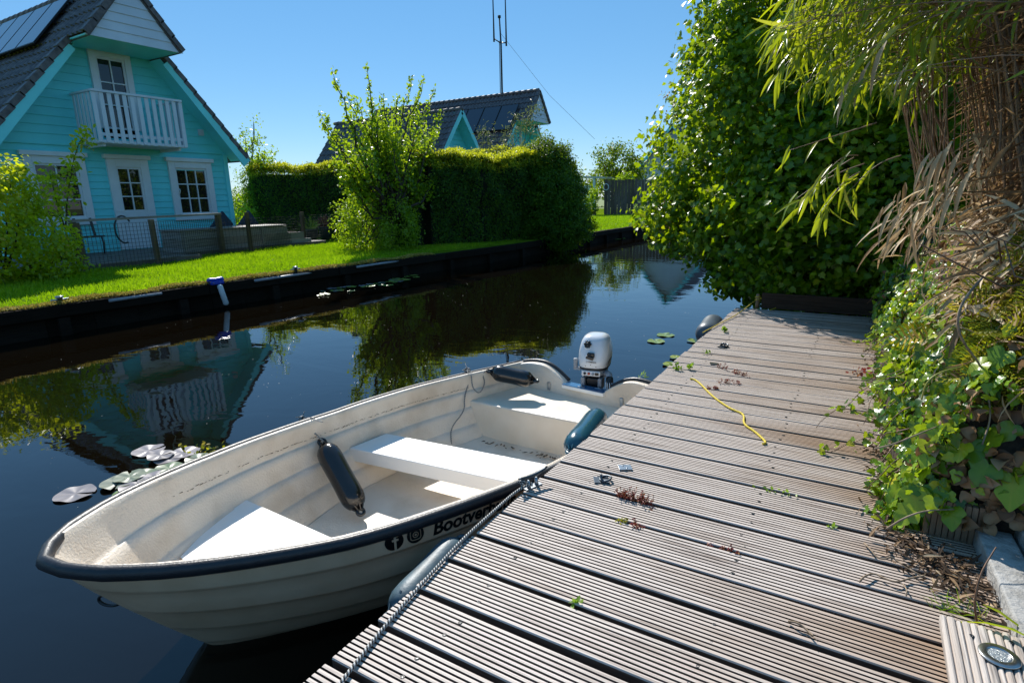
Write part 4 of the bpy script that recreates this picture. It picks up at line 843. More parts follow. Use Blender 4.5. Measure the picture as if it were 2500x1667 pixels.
p2 = MB(); c = onz(1744, 888, .004); p2.box((-.03, -.022, 0), (.03, .022, .0025), Matrix.Translation(c) @ Matrix.Rotation(.3, 4, 'Z') @ Matrix.Rotation(.12, 4, 'Y')); tag(p2.build('metal_plate', M['inox'], bevel=.0008), 'bent shiny metal plate lying beside the red plants on the jetty', 'plate', 'metal plates on the jetty')
def rope_path(pxs, z, wob=.0, step=.02, seed=1):
    P = [onz(a, b, z) for a, b in pxs]; out = []; rg = random.Random(seed)
    for i in range(len(P)-1):
        n = max(1, int((P[i+1]-P[i]).length/step))
        for k in range(n): out.append(P[i].lerp(P[i+1], k/n)+Vector((rg.uniform(-wob, wob), rg.uniform(-wob, wob), 0)))
    out.append(P[-1]); return out
def smooth(pts, it=2):
    for _ in range(it):
        q = [pts[0]]
        for i in range(len(pts)-1): q += [pts[i].lerp(pts[i+1], .25), pts[i].lerp(pts[i+1], .75)]
        q.append(pts[-1]); pts = q
    return pts
yr = MB(); yr.tube(smooth([onz(a, b, .006) for a, b in ((1685, 925), (1693, 925), (1707, 933), (1740, 968), (1775, 992), (1790, 1000), (1811, 1008), (1817, 1016), (1815, 1030), (1822, 1040), (1842, 1052), (1866, 1074), (1870, 1081), (1862, 1083))], 2), .0052, 8)
tag(yr.build('yellow_rope', M['rope_y']), 'short loose piece of bright yellow rope across the jetty', 'rope')
def bollard_rope():
    b = onz(1848, 752, .0); t = thing('mooring_post', 'small weathered wooden post at the far corner of the jetty', 'post', b); mb = MB(); mb.lathe([(.018, 0), (.018, .05), (.02, .10), (.016, .135), (.01, .14)], Matrix.Translation(b), 10); mb.build('post', M['culm'], t)
    r = MB(); pts = [onz(1715, 812, .012), onz(1760, 788, .012), onz(1800, 768, .012), b+Vector((-.02, -.02, .075))]; r.tube(smooth(pts, 2), .0042, 6)
    r.tube([b+Vector((.024*math.cos(q), .024*math.sin(q), .07+.004*q)) for q in np.linspace(0, 12.5, 40)], .0042, 6)
    r.tube(smooth([b+Vector((.02, 0, .1)), b+Vector((.12, .0, .09)), onz(1900, 750, .02), onz(1880, 757, .01)], 2), .0042, 6)
    tag(r.build('yellow_rope', M['rope_y']), 'yellow rope tied to the small post at the jetty corner', 'rope')
bollard_rope()
def fender(a, b, r, lab, m, droop=.02, group='fenders hanging off the jetty', line=None, eyecol=None, neck=.3):
    a, b = Vector(a), Vector(b); t = thing('fender', lab, 'fender', (a+b)/2, group); L = (b-a).length; q = (b-a).to_track_quat('Z', 'Y').to_matrix().to_4x4(); mt = Matrix.Translation(a) @ q; n = 26; prof = []
    for i in range(n+1):
        u = i/n; v = min(u, 1-u)/.20; rr = r*(math.sqrt(max(0, 1-(1-min(1, v))**2.2))*.78+.22) if v < 1 else r*(1+.02*math.sin(u*9)); prof.append((rr, L*u))
    mb = MB(); mb.lathe(prof, mt, 28)
    for e in (0, 1):     # moulded fins running out to each eye
        for k in range(8):
            an = k*math.pi/4; z0 = L*.02 if e == 0 else L*.98; z1 = L*.13 if e == 0 else L*.87; ro = Vector((math.cos(an), math.sin(an), 0))
            mb.bar(mt @ (ro*r*.2+Vector((0, 0, z0-(.02 if e == 0 else -.02)))), mt @ (ro*r*.90+Vector((0, 0, z1))), .006, .012, up=(q @ ro.to_4d()).to_3d())
    mb.build('body', m, t)
    for e, zz in ((0, -.022), (1, L+.022)):
        ey = MB(); ey.tube([mt @ Vector((.018*math.cos(w_), 0, zz+.018*math.sin(w_))) for w_ in np.linspace(0, 6.283, 18)], .009, 8); ey.build('eye', eyecol or m, t)
    if line: l_ = MB(); l_.tube(smooth([Vector(p) for p in line], 2), .0045, 6); l_.build('line', M['rope_bw'], t)
    return t
# ================================================================== BOAT
BB, BANG, BHEEL, BTRIM, BZ0 = (-.998, -.206), .172, .012, .004, -.086
BK = [0, .03, .1, .25, .5, .8, 1.2, 1.6, 2.0, 2.4, 2.9]; BW = [.0, .09, .182, .312, .455, .57, .648, .695, .695, .64, .545]
BL = 2.9
def bT(l, w_, z):
    ax = Vector((math.sin(BANG), math.cos(BANG), 0)); pe = Vector((math.cos(BANG), -math.sin(BANG), 0)); up = Vector((0, 0, 1))
    pe2 = pe*math.cos(BHEEL)+up*math.sin(BHEEL); up2 = up*math.cos(BHEEL)-pe*math.sin(BHEEL)
    ax2 = ax*math.cos(BTRIM)+up2*math.sin(BTRIM); up3 = up2*math.cos(BTRIM)-ax*math.sin(BTRIM)
    return Vector((BB[0], BB[1], BZ0))+ax2*l+pe2*w_+up3*z
def bw(l):
    # smooth half breadth
    s = 0
    for d in (-.12, -.06, 0, .06, .12): s += np.interp(max(0, l+d*min(1, l*2)), BK, BW)
    return s/5 if l > .02 else np.interp(l, BK, BW)
def bsheer(l): return float(np.interp(l, [0, .7, 1.4, 2.9], [.148, .075, .034, .004]))
def hull_pt(l, tz, side, inset=0.0, lap=True, zk=-.55):
    u = min(1, l/BL); b = bw(l)-inset*(1 if l > .1 else l/.1); zs = bsheer(l)
    tz_ = tz; e = 1.0*(1-min(1, l/1.3))+.50
    c = max(0, 1-tz_**(2.2-.9*(1-min(1, l/1.1))))**(e*.75)
    w_ = max(0, b)*c
    if lap == 'groove':
        f = (tz*5.2) % 1; w_ += .010*(f/.84 if f < .84 else (1-f)/.16)*(1 if w_ > .03 else w_/.03)
    elif lap and tz > 0:
        f = (tz*5.2) % 1; w_ += (.0085*f)*(1 if w_ > .03 else w_/.03)
    z = zs+(zk-zs)*tz; la = l+.50*(1-min(1, l/1.2))**2.2*tz**1.15
    return bT(la, side*w_, z)
def boat():
    t = thing('rowing_boat', 'small white fibreglass rowing boat with black rubber rim moored at the jetty', 'boat', bT(1.45, 0, -.45))
    tzs = []
    for k in range(6):
        for f in (.001, .3, .6, .9, .999): v = (k+f)/5.2; tzs.append(min(v, 1))
    tzs = [0]+[v for v in tzs if v < 1]+[1]; ls = [0, .01, .03, .06, .1, .16]+[.22+.067*i for i in range(41)]
    ls = [l for l in ls if l < BL-.02]+[BL]; h = MB()
    for s in (-1, 1):
        tzo = sorted(set([0, 1]+[min(1, (k+f)/5.2) for k in range(6) for f in (0, .28, .56, .80, .84, .88, .93, .98)])); rows = [[hull_pt(l, z, s, 0, 'groove') for z in tzo] for l in ls]; nv = len(tzo); h._add([v for r_ in rows for v in r_], [(i*nv+j, i*nv+j+1, (i+1)*nv+j+1, (i+1)*nv+j) for i in range(len(ls)-1) for j in range(nv-1)], True)
    hl = h.build('hull', M['hull'], t, weld=True)
    md = hl.modifiers.new('es', 'EDGE_SPLIT'); md.split_angle = R(28)
    # inner liner
    tin = [v for v in tzs if v < .93]; n_ = MB(); INS = .030
    for s in (-1, 1):
        rows = []
        for l in ls:
            l2 = max(l, .02); r_ = [hull_pt(l2, 0, s, -.004)+Vector((0, 0, -.004)), hull_pt(l2, 0, s, .013)+Vector((0, 0, .010)), hull_pt(l2, .0, s, INS-.006)+Vector((0, 0, .004))]
            r_ += [hull_pt(l2, max(.03, v), s, INS) for v in tin]; rows.append(r_)
        nv = len(rows[0]); n_._add([v for r_ in rows for v in r_], [(i*nv+j, i*nv+j+1, (i+1)*nv+j+1, (i+1)*nv+j) for i in range(len(ls)-1) for j in range(nv-1)], True)
    li = n_.build('inner_liner', M['inner'], t, weld=True)
    # floor
    def inner_w(l, z):
        lo, hi = 0, 1
        for _ in range(24):
            m_ = (lo+hi)/2
            zz = bsheer(l)+(-.55-bsheer(l))*m_
            if zz > z: lo = m_
            else: hi = m_
        e = 1.0*(1-min(1, l/1.3))+.50; c = max(0, 1-lo**(2.2-.9*(1-min(1, l/1.1))))**(e*.75); return max(0, (bw(l)-INS)*c)
    fl = MB(); zf = -.398
    def edge(l, side):
        tzz = (bsheer(l)-zf)/(bsheer(l)+.55); return hull_pt(l, tzz, side, INS-.012, False)
    fl.grid(lambda u, v: edge(.12+(BL-.13)*u, -1).lerp(edge(.12+(BL-.13)*u, 1), v)+Vector((0, 0, .012*abs(v*2-1)**3-.006*math.sin(v*3.14)**2)), 40, 14); fl.build('floor', M['inner'], t)
    # black rub rail: tube round the sheer
    def rail(side): return [hull_pt(l, 0, side, -.012)+Vector((0, 0, -.010)) for l in ([l for l in ls if l < 2.86]+[2.885])]
    rb = MB(); ring = rail(-1)[::-1]+rail(1)[1:]
    vs = []; fs2 = []; n = 10; N = len(ring)
    for i, p in enumerate(ring):
        tg = (ring[min(i+1, N-1)]-ring[max(i-1, 0)]).normalized(); sd = tg.cross(Vector((0, 0, 1))).normalized(); u = sd.cross(tg)
        for k in range(n): a = 2*math.pi*k/n; vs.append(p+sd*math.cos(a)*.0205+u*math.sin(a)*.0245)
    for i in range(N-1):
        for k in range(n): fs2.append((i*n+k, i*n+(k+1) % n, (i+1)*n+(k+1) % n, (i+1)*n+k))
    fs2.append(tuple(range(n))); fs2.append(tuple((N-1)*n+k for k in range(n))); rb._add(vs, fs2, True); rb.build('rubbing_rail', M['rubber'], t)
    # transom with two humps and a motor notch
    def tz(w_):
        a = abs(w_-.02); 
        if a < .125: return -.095
        if a < .38: k = (a-.125)/.255; return -.095+.125*math.sin(k*math.pi/2)
        k = min(1, (a-.38)/.18); return .03-.028*k**2
    NW = 48; tr = MB(); l0, l1 = BL-.05, BL+.012
    def low(w_): 
        lo, hi = 0, 1
        for _ in range(20):
            m_ = (lo+hi)/2; c = max(0, 1-m_**2.2)**.375
            if (bw(BL))*c > abs(w_): lo = m_
            else: hi = m_
        return max(bsheer(BL)+(-.55-bsheer(BL))*lo, -.55)
    ws = [(-1+2*i/NW)*(bw(BL)-.004) for i in range(NW+1)]
    vs = []
    for w_ in ws: vs += [bT(l0, w_, tz(w_)), bT(l1, w_, tz(w_)), bT(l0, w_, min(low(w_), tz(w_)-.003)), bT(l1, w_, min(low(w_), tz(w_)-.003))]
    fs3 = []
    for i in range(NW): a = i*4; b = a+4; fs3 += [(a, b, b+1, a+1), (a, a+2, b+2, b), (a+1, b+1, b+3, a+3), (a+2, a+3, b+3, b+2)]
    fs3 += [(0, 1, 3, 2), (NW*4, NW*4+2, NW*4+3, NW*4+1)]; tr._add(vs, fs3, False); tro = tr.build('transom', M['inner'], t, bevel=.008)
    for sg in (-1, 1): te = MB(); te.tube([bT(BL+.005, w_, tz(w_)+.006) for w_ in ws if sg*(w_-.02) > .14], .0135, 8); te.build('transom_trim', M['rubber'], tro)
    mp = MB(); mp.box((-.165, -.055, -.024), (.165, .02, 0)); 
    for v_ in range(len(mp.v)): x, y, z = mp.v[v_]; mp.v[v_] = tuple(bT(BL-.02+y, .02+x, -.075+z))
    pad = mp.build('motor_pad', M['seat'], tro, bevel=.004)
    mq = MB(); mq.box((-.163, -.053, .0), (.163, .018, .004))
    for v_ in range(len(mq.v)): x, y, z = mq.v[v_]; mq.v[v_] = tuple(bT(BL-.02+y, .02+x, -.075+z))
    mq.build('pad_cover', M['blue_pad'], pad)
    for w_ in (-.29, .29):
        s_ = MB(); s_.box((-.012, -.006, -.03), (.012, .002, .03)); 
        for v_ in range(len(s_.v)): x, y, z = s_.v[v_]; s_.v[v_] = tuple(bT(l0-.002+y, .02+w_+x, -.115+z))
        s_.build('strap_eye', M['steel'], tro, bevel=.005)
    # seats
    K = .24
    def slab(name, la, lb, za, zb, m, wfun, kz=K, bevel=.006, lfun=None):
        mb = MB(); n = 12; vs = []
        for (l_, w_) in ((la, wfun(la)), (lb, wfun(lb))): pass
        q = []
        for sgn in (-1, 1):
            for l_ in ((la, lb) if sgn < 0 else (lb, la)): q.append((l_+kz*sgn*wfun(l_), sgn*wfun(l_)))
        mb._add([bT(a, b, za) for a, b in q]+[bT(a, b, zb) for a, b in q], [(3, 2, 1, 0), (4, 5, 6, 7), (0, 1, 5, 4), (1, 2, 6, 5), (2, 3, 7, 6), (3, 0, 4, 7)]); return mb.build(name, m, t, bevel=bevel)
    slab('centre_seat', 1.60, 1.86, -.255, -.175, M['seat'], lambda l: inner_w(l, -.2)-.004)
    # stern locker
    st = MB(); lf = 2.47; wf = lambda l, z: inner_w(l, z)+.006
    n = 10; nw = 14; kk = .16
    def lf_(v): return lf+kk*(v*2-1)*.5
    st.grid(lambda u, v: bT(lf_(v)-.015*(1-u)*0+.0, (v*2-1)*wf(lf_(v), -.16+(-.42+.16)*u), -.16+(-.42+.16)*u), 8, nw, sm=False)
    st.grid(lambda u, v: bT(lf_(v)+(l0-lf_(v))*u, (v*2-1)*wf(lf_(v)+(l0-lf_(v))*u, -.16), -.16), 6, nw, sm=False)
    st.build('stern_seat', M['seat_warm'], t, weld=True, bevel=.012)
    # bow seat
    bs = MB(); zt = -.165; l_b = .86
    bs.grid(lambda u, v: bT(.42+(l_b+.06*(v*2-1)-.42)*u, (v*2-1)*(inner_w(.30+(l_b-.30)*u, zt)+.006), zt), 8, 10, sm=False)
    bs.grid(lambda u, v: bT(l_b+.06*(v*2-1), (v*2-1)*(inner_w(l_b, zt+(zf-zt)*u)+.006), zt+(zf-zt)*u), 4, 10, sm=False)
    bs.build('bow_seat', M['seat'], t, weld=True, bevel=.012)
    ri = MB(); hp = hull_pt(.0, .34, 1); ri.tube([hp+Vector((-.022+.034*math.cos(q), -.004+.016*math.cos(q), .004+.021*math.sin(q))) for q in np.linspace(0, 6.283, 26)], .005, 8); ri.build('bow_ring', M['dark_steel'], t)
    # grime line under the port gunwale, old paint step on the liner
    dl = MB(); rgd = random.Random(31)
    for i in range(150):
        l = .45+1.95*i/150+rgd.uniform(-.006, .006)
        if rgd.random() < .35: continue
        tzl = .085/(bsheer(l)+.55)+rgd.uniform(-.006, .006); a_ = hull_pt(l, tzl, -1, INS+.0015); b_ = hull_pt(l+rgd.uniform(.006, .02), tzl, -1, INS+.0015); dl.tube([a_, b_], rgd.uniform(.0006, .0018), 4)
    dl.build('grime_stain', M['grime'], li)
    gr_ = MB()
    for i in range(70):
        v_ = rgd.random(); c_ = bT(2.40+.16*(v_*2-1)*.5+rgd.gauss(-.012, .012), (v_*2-1)*.50, -.3905); gr_.lathe([(.001, 0), (rgd.uniform(.003, .011), .0008), (.0005, .0012)], Matrix.Translation(c_) @ Matrix.Rotation(v_*9, 4, 'Z') @ Matrix.Diagonal((1.6, .7, 1, 1)), 7)
    gr_.build('leaf_dirt', M['grime'], li)
    # lettering follows the hull skin below the rail
    def onhull(l, dz, off=.0022):
        tzv = dz/(bsheer(l)+.55); p = hull_pt(l, tzv, 1); a = hull_pt(l+.02, tzv, 1)-p; b_ = hull_pt(l, tzv+.02, 1)-p; nr = a.cross(b_).normalized()
        if nr.dot(Vector((1, -.2, 0))) < 0: nr = -nr
        return p+nr*off, nr
    def place(mesh_v, mesh_f, l0_, dz0, name, extr=.0):
        mb = MB(); vs = []
        for x, y, z in mesh_v: p, nr = onhull(l0_+x, dz0-y, .0035+z); vs.append(p)
        mb._add(vs, mesh_f); return mb.build(name, M['decal'], hl)
    v_, f_ = text_geo('Bootverhuur', .074, shear=.22, bold=.0024); place(v_, f_, .992, .084, 'lettering')
    v_, f_ = icon_f(.034); place(v_, f_, .845, .058, 'round_f_mark'); v_, f_ = icon_camera(.033); place(v_, f_, .925, .057, 'camera_mark')
    return t, tz
def text_geo(s, size, shear=0, bold=0, extrude=0):
    cu = bpy.data.curves.new('lettering', 'FONT'); cu.body = s; cu.size = size; cu.shear = shear; cu.offset = bold; cu.extrude = extrude; cu.resolution_u = 3
    o = bpy.data.objects.new('lettering', cu); C.objects.link(o); dg = bpy.context.evaluated_depsgraph_get(); dg.update(); me = o.evaluated_get(dg).to_mesh()
    v = [tuple(x.co) for x in me.vertices]; f = [tuple(p.vertices) for p in me.polygons]; o.evaluated_get(dg).to_mesh_clear(); bpy.data.objects.remove(o); bpy.data.curves.remove(cu); return v, f
def ring_geo(pout, pin):
    n = len(pout); return [(*p, 0) for p in pout]+[(*p, 0) for p in pin], [(i, (i+1) % n, n+(i+1) % n, n+i) for i in range(n)]
def join_geo(parts):
    V, Fc = [], []
    for v, f in parts: o = len(V); V += v; Fc += [tuple(i+o for i in q) for q in f]
    return V, Fc
def icon_f(r):
    """disc with an f cut out, as strips of small cells"""
    V = []; Fc = []; n = 56; c = 2*r/n
    def inf(x, y):
        x /= r; y /= r; x -= .1; stem = -.14 < x < .12 and -1.2 < y < .42; arm = -.36 < x < .36 and .0 < y < .24; hook = (.0 < x < .36 and .42 < y < .66) or (-.14 < x < .12 and .3 < y < .5) or (((x-.12)**2+(y-.42)**2) < .26**2 and x < .12 and y > .3); return stem or arm or hook
    for i in range(n):
        for j in range(n):
            x = -r+c*(i+.5); y = -r+c*(j+.5)
            if x*x+y*y > r*r or inf(x, y): continue
            o = len(V); V += [(x-c/2, y-c/2, 0), (x+c/2, y-c/2, 0), (x+c/2, y+c/2, 0), (x-c/2, y+c/2, 0)]; Fc.append((o, o+1, o+2, o+3))
    return V, Fc
def icon_camera(r):
    def sq(s, k=4.0, n=40): return [(s*abs(math.cos(a))**(2/k)*(1 if math.cos(a) >= 0 else -1), s*abs(math.sin(a))**(2/k)*(1 if math.sin(a) >= 0 else -1)) for a in [2*math.pi*i/n for i in range(n)]]
    def ci(s, cx=0, cy=0, n=40): return [(cx+s*math.cos(2*math.pi*i/n), cy+s*math.sin(2*math.pi*i/n)) for i in range(n)]
    d = ci(r*.08, r*.34, r*.34, 12)
    return join_geo([ring_geo(ci(r*1.0), sq(r*.66)), ring_geo(sq(r*.56), ci(r*.36)), ring_geo(ci(r*.26), ci(r*.14))])
M['seat_warm'] = mat('cream_seat_gelcoat', (.80, .72, .60), .42, var=.03, scale=4, bump=.15, bscale=100, col2=(.70, .60, .47))
zf_s = -.40
M['grime'] = mat('brown_grime', (.16, .12, .08), .9, var=.3, scale=60)
boat_t, TZ = boat()
# fenders inside and outside the boat
def bp(l, w_, z): return bT(l, w_, z)
a = onx(782, 1092, -1.27); 
f1a = bp(1.27, -.575, -.085); f1b = bp(1.245, -.265, -.335)
fender(f1a, f1b, .062, 'long black fender hanging inside the boat by its rope', M['black_pvc'], group='black boat fenders', line=[bp(1.235, -.70, .035), bp(1.245, -.655, .0), f1a+Vector((0, 0, .02))])
f2a = bp(2.52, -.585, .0); f2b = bp(2.78, -.26, -.02)
fender(onz(1203, 908, -.075), onz(1300, 928, -.115), .056, 'black fender lying across the port stern corner of the boat', M['black_pvc'], group='black boat fenders')
fender((-.125, .345, -.165), (-.135, .70, -.125), .054, 'dull grey-blue fender squeezed between bow and jetty edge', M['teal_dull'])
fender((-.03, 1.44, -.035), (-.10, 1.93, -.045), .062, 'glossy teal fender hanging on the jetty beside the stern seat', M['teal_pvc'])
fender(onz(1722, 822, -.1), onz(1745, 788, -.06), .10, 'fat grey fender at the far end of the jetty edge', M['grey_pvc'])
def knot(c, n=3, r=.016, seed=1, ends=((.06, .02), (-.05, .04))):
    rg = np.random.default_rng(seed); mb = MB()
    for k in range(n):
        ax = rg.normal(size=3); ax /= np.linalg.norm(ax); M_ = Vector(ax).to_track_quat('Z', 'Y').to_matrix(); mb.tube([c+M_ @ Vector((r*math.cos(q), r*math.sin(q), .004*math.sin(3*q))) for q in np.linspace(0, 6.283, 20)], .0042, 6)
    for e in range(6): d = Vector(rg.normal(size=3)); d.z = abs(d.z)*.4; mb.tube(smooth([c, c+d*.02+Vector((0, 0, .01)), c+d*.045], 2), .0022, 5)
    return mb
k1 = knot(bp(1.235, -.705, .045), seed=3); tag(k1.build('rope_knot', M['rope_bw']), 'frayed black and white rope knot on the port rim above the hanging fender', 'rope', 'rope knots on the boat')
k2 = knot(bp(2.44, -.66, .03), 5, .02, seed=4); q0 = bp(2.44, -.66, .03)
k2.tube(smooth([q0, bp(2.42, -.60, .02), bp(2.38, -.56, -.06), bp(2.44, -.55, -.12), bp(2.52, -.57, -.06), bp(2.52, -.60, .0), bp(2.56, -.57, .03)], 2), .0042, 6)
k2.tube(smooth([q0, bp(2.42, -.62, -.02), bp(2.34, -.60, -.12), bp(2.30, -.56, -.2), bp(2.16, -.555, -.27), bp(2.14, -.535, -.36), bp(2.12, -.50, -.45)], 2), .0042, 6)
tag(k2.build('stern_rope', M['rope_bw']), 'black and white rope knotted at the stern corner and trailing into the boat', 'rope', 'rope knots on the boat')
def cleat():
    c = onz(1300, 1168, .035); t = thing('cleat', 'steel mooring cleat with rope at the jetty edge by the centre seat', 'cleat', c); m = Matrix.Translation(c) @ Matrix.Rotation(R(48), 4, 'Z')
    d = (onz(1333, 1146, .04)-onz(1285, 1166, .04)); m = Matrix.Translation(c) @ Matrix.Rotation(math.atan2(d.y, d.x), 4, 'Z'); a = MB(); a.tube([m @ Vector((x, 0, .012+.008*(x/.06)**2)) for x in np.linspace(-.070, .078, 12)], [.003, .005, .0062, .007, .0075, .008, .008, .0075, .007, .006, .005, .0035], 8); a.build('horns', M['ring_steel'], t)
    for x in (-.02, .02): b = MB(); b.lathe([(.009, -.03), (.007, -.02), (.006, 0)], m @ Matrix.Translation((x, 0, 0)), 8); b.build('leg', M['steel'], t)
    b = MB(); b.box((-.04, -.012, -.036), (.04, .012, -.03), m); b.build('base_plate', M['steel'], t)
    r = MB(); r.tube([m @ Vector((-.062+.0016*q, .010*math.cos(q), .010*math.sin(q))) for q in np.linspace(0, 9.5, 40)], .0034, 6)
    r.tube(smooth([m @ Vector((-.045, 0, .004)), m @ Vector((-.02, -.008, -.016)), m @ Vector((-.01, -.01, -.022))], 2), .0036, 6)
    pts = [m @ Vector((-.01, -.01, -.012)), onz(1262, 1196, .012), onz(1200, 1252, .014), onz(1130, 1315, .012), onz(1052, 1400, .010), onz(985, 1475, .009), onz(925, 1545, .008), onz(880, 1603, .009), onz(840, 1655, .010), onz(790, 1720, .01)]
    r.tube(smooth(pts, 2), .0052, 8); tag(r.build('mooring_rope', M['rope_bw']), 'black and white mooring rope running along the jetty edge from the cleat', 'rope')
cleat()
def outboard():
    O = bT(BL+.07, .02, -.06); t = thing('outboard_motor', 'small white outboard motor with black fuel cap clamped on the boat transom', 'outboard motor', O)
    ang = -R(9); m = Matrix.Translation(O) @ Matrix.Rotation(-ang, 4, 'Z')   # local x starboard, y aft, z up
    def sec(z, hw, yf, yb, e=3.2, n=36): return [m @ Vector((hw*abs(math.cos(a))**(2/e)*math.copysign(1, math.cos(a)), (yf+yb)/2+(yb-yf)/2*abs(math.sin(a))**(2/e)*math.copysign(1, math.sin(a)), z)) for a in [2*math.pi*i/n for i in range(n)]]
    def loft(rows, name, mt, par=t, cap=True):
        mb = MB(); n = len(rows[0]); mb._add([v for r_ in rows for v in r_], [(i*n+j, i*n+(j+1) % n, (i+1)*n+(j+1) % n, (i+1)*n+j) for i in range(len(rows)-1) for j in range(n)]+([tuple(range(n)), tuple((len(rows)-1)*n+k for k in range(n))] if cap else []), True); return mb.build(name, mt, par)
    z0 = .115
    cw = loft([sec(z0, .092, -.085, .155), sec(z0+.004, .099, -.09, .165), sec(z0+.05, .104, -.088, .178), sec(z0+.095, .103, -.074, .182, 3.6), sec(z0+.135, .097, -.058, .176, 3.6), sec(z0+.170, .088, -.040, .165, 3.4), sec(z0+.192, .076, -.018, .15, 3.2), sec(z0+.203, .056, .005, .13, 3), sec(z0+.206, .02, .04, .09, 2.4)], 'cowling', M['motor_white'])
    loft([sec(z0-.014, .094, -.085, .160), sec(z0-.001, .0985, -.09, .166)], 'seal', M['motor_black'])
    loft([sec(z0-.062, .068, -.06, .12), sec(z0-.05, .080, -.076, .14), sec(z0-.016, .088, -.082, .15)], 'lower_panel', M['motor_grey'])
    pn = MB(); pn.box((-.064, -.086, z0-.054), (.064, -.074, z0-.018), m); cp = pn.build('control_panel', M['motor_white'], t, bevel=.008)
    for x, mt in ((-.040, M['motor_black']), (-.012, M['red_plastic']), (.016, M['motor_grey'])): k = MB(); k.lathe([(.009, 0), (.009, .006), (.006, .009)], m @ Matrix.Translation((x, -.086, z0-.036)) @ Matrix.Rotation(R(90), 4, 'X'), 14); k.build('knob', mt, cp)
    k = MB(); k.box((.03, -.089, z0-.045), (.054, -.086, z0-.026), m); k.build('vent', M['motor_black'], cp)
    # fuel cap
    cm = m @ Matrix.Translation((-.030, -.050, z0+.152)) @ Matrix.Rotation(R(52), 4, 'X'); c_ = MB(); c_.lathe([(.019, -.006), (.019, .01), (.013, .012), (.012, .016)], cm, 24)
    for i in range(6): q = i*math.pi/3; c_.lathe([(.0075, .002), (.0075, .015), (.004, .0175)], cm @ Matrix.Translation((.0185*math.cos(q), .0185*math.sin(q), 0)), 10)
    c_.lathe([(.009, .01), (.009, .019), (.005, .021)], cm, 12); c_.build('fuel_cap', M['motor_black'], cw)
    bz = MB(); bz.lathe([(.031, -.004), (.030, .003), (.022, .004), (.021, -.001)], m @ Matrix.Translation((-.030, -.045, z0+.147)) @ Matrix.Rotation(R(52), 4, 'X'), 24); bz.build('cap_rim', M['motor_white'], cw)
    ph = MB(); ph.box((-.024, -.098, z0+.074), (.024, -.078, z0+.108), m); ph.build('starter_recess', M['motor_black'], cw, bevel=.006)
    p2 = MB(); p2.bar(m @ Vector((-.028, -.104, z0+.082)), m @ Vector((.022, -.104, z0+.072)), .016, .022, up=(0, 0, 1)); p2.lathe([(.009, 0), (.007, .02)], m @ Matrix.Translation((-.002, -.085, z0+.094)) @ Matrix.Rotation(R(90), 4, 'X'), 10); p2.build('starter_handle', M['motor_black'], cw, bevel=.004)
    for x, z in ((-.036, .024), (0, .034), (.036, .022)): s_ = MB(); s_.lathe([(.0032, 0), (.0025, .0015)], m @ Matrix.Translation((x, -.0895, z0+z-.008)) @ Matrix.Rotation(R(90), 4, 'X'), 8); s_.build('screw', M['motor_black'], cw)
    def txt(s, size, f, nm):
        v, fc = text_geo(s, size, bold=size*.02, extrude=.0006); mb = MB(); mb._add([m @ f(*q) for q in v], fc); return mb.build(nm, M['decal'], cw)
    txt('YAMAHA', .0135, lambda x, y, z: Vector((-.018+x, -.0905-z, z0+.040+y)), 'front_lettering')
    txt('YAMAHA', .027, lambda x, y, z: Vector((.1035+z, -.035+x, z0+.022+y+.18*x)), 'side_lettering')
    for c0, rr, fn in (((-.0265, z0+.0445), .0052, lambda x, y: Vector((x, -.0912, y))), ((-.049, z0+.030), .0095, lambda x, y: Vector((.1045, x, y)))):
        mb = MB(); n = 20; rows = [[fn(c0[0]+r_*math.cos(2*math.pi*i/n), c0[1]+r_*math.sin(2*math.pi*i/n)) for i in range(n)] for r_ in (rr, rr*.78)]; mb._add([m @ v for r_ in rows for v in r_], [(i, (i+1) % n, n+(i+1) % n, n+i) for i in range(n)])
        for k in range(3): a_ = math.pi/2+k*2*math.pi/3; mb.bar(m @ fn(c0[0], c0[1]), m @ fn(c0[0]+rr*.8*math.cos(a_), c0[1]+rr*.8*math.sin(a_)), rr*.16, rr*.1)
        mb.build('emblem', M['decal'], cw)
    # side handle, tiller grip
    hd = MB(); hd.box((-.135, -.035, z0-.03), (-.11, -.005, z0+.045), m); hd.box((-.135, -.035, z0-.035), (-.085, -.005, z0-.015), m); hd.build('shift_lever', M['motor_grey'], t, bevel=.006)
    ti = MB(); ti.tube([m @ Vector(p) for p in ((.08, -.02, z0-.04), (.115, -.05, z0-.045), (.128, -.085, z0-.06))], [.026, .024, .02], 12); ti.build('tiller_arm', M['motor_grey'], t)
    gr = MB(); gr.tube([m @ Vector(p) for p in ((.127, -.08, z0-.055), (.131, -.10, z0-.075), (.134, -.115, z0-.115), (.134, -.118, z0-.135))], [.023, .025, .023, .015], 14); gp = gr.build('tiller_grip', M['motor_black'], t)
    for k in range(5): q = .3+k*.7; b = MB(); b.bar(m @ Vector((.131+.024*math.cos(q+2.6), -.104+.024*math.sin(q+2.6), z0-.075)), m @ Vector((.134+.022*math.cos(q+2.6), -.118+.022*math.sin(q+2.6), z0-.118)), .004, .003); b.build('grip_rib', M['motor_white'], gp)
    # clamp bracket, swivel, leg
    for x in (-.058, .058):
        b = MB(); b.box((x-.014, -.075, -.035), (x+.014, .02, .045), m); b.build('clamp_bracket', M['motor_grey'], t, bevel=.006)
        s_ = MB(); s_.tube([m @ Vector((x, -.075, -.012)), m @ Vector((x, -.11, -.012))], .006, 8); s_.tube([m @ Vector((x-.024, -.11, -.012)), m @ Vector((x+.024, -.11, -.012))], .005, 8); s_.build('clamp_screw', M['steel'], t)
    sw = MB(); sw.box((-.04, -.045, -.03), (.04, .06, .035), m); sw.box((-.03, -.03, .035), (.03, .05, .06), m); sw.build('swivel_block', M['motor_black'], t, bevel=.006)
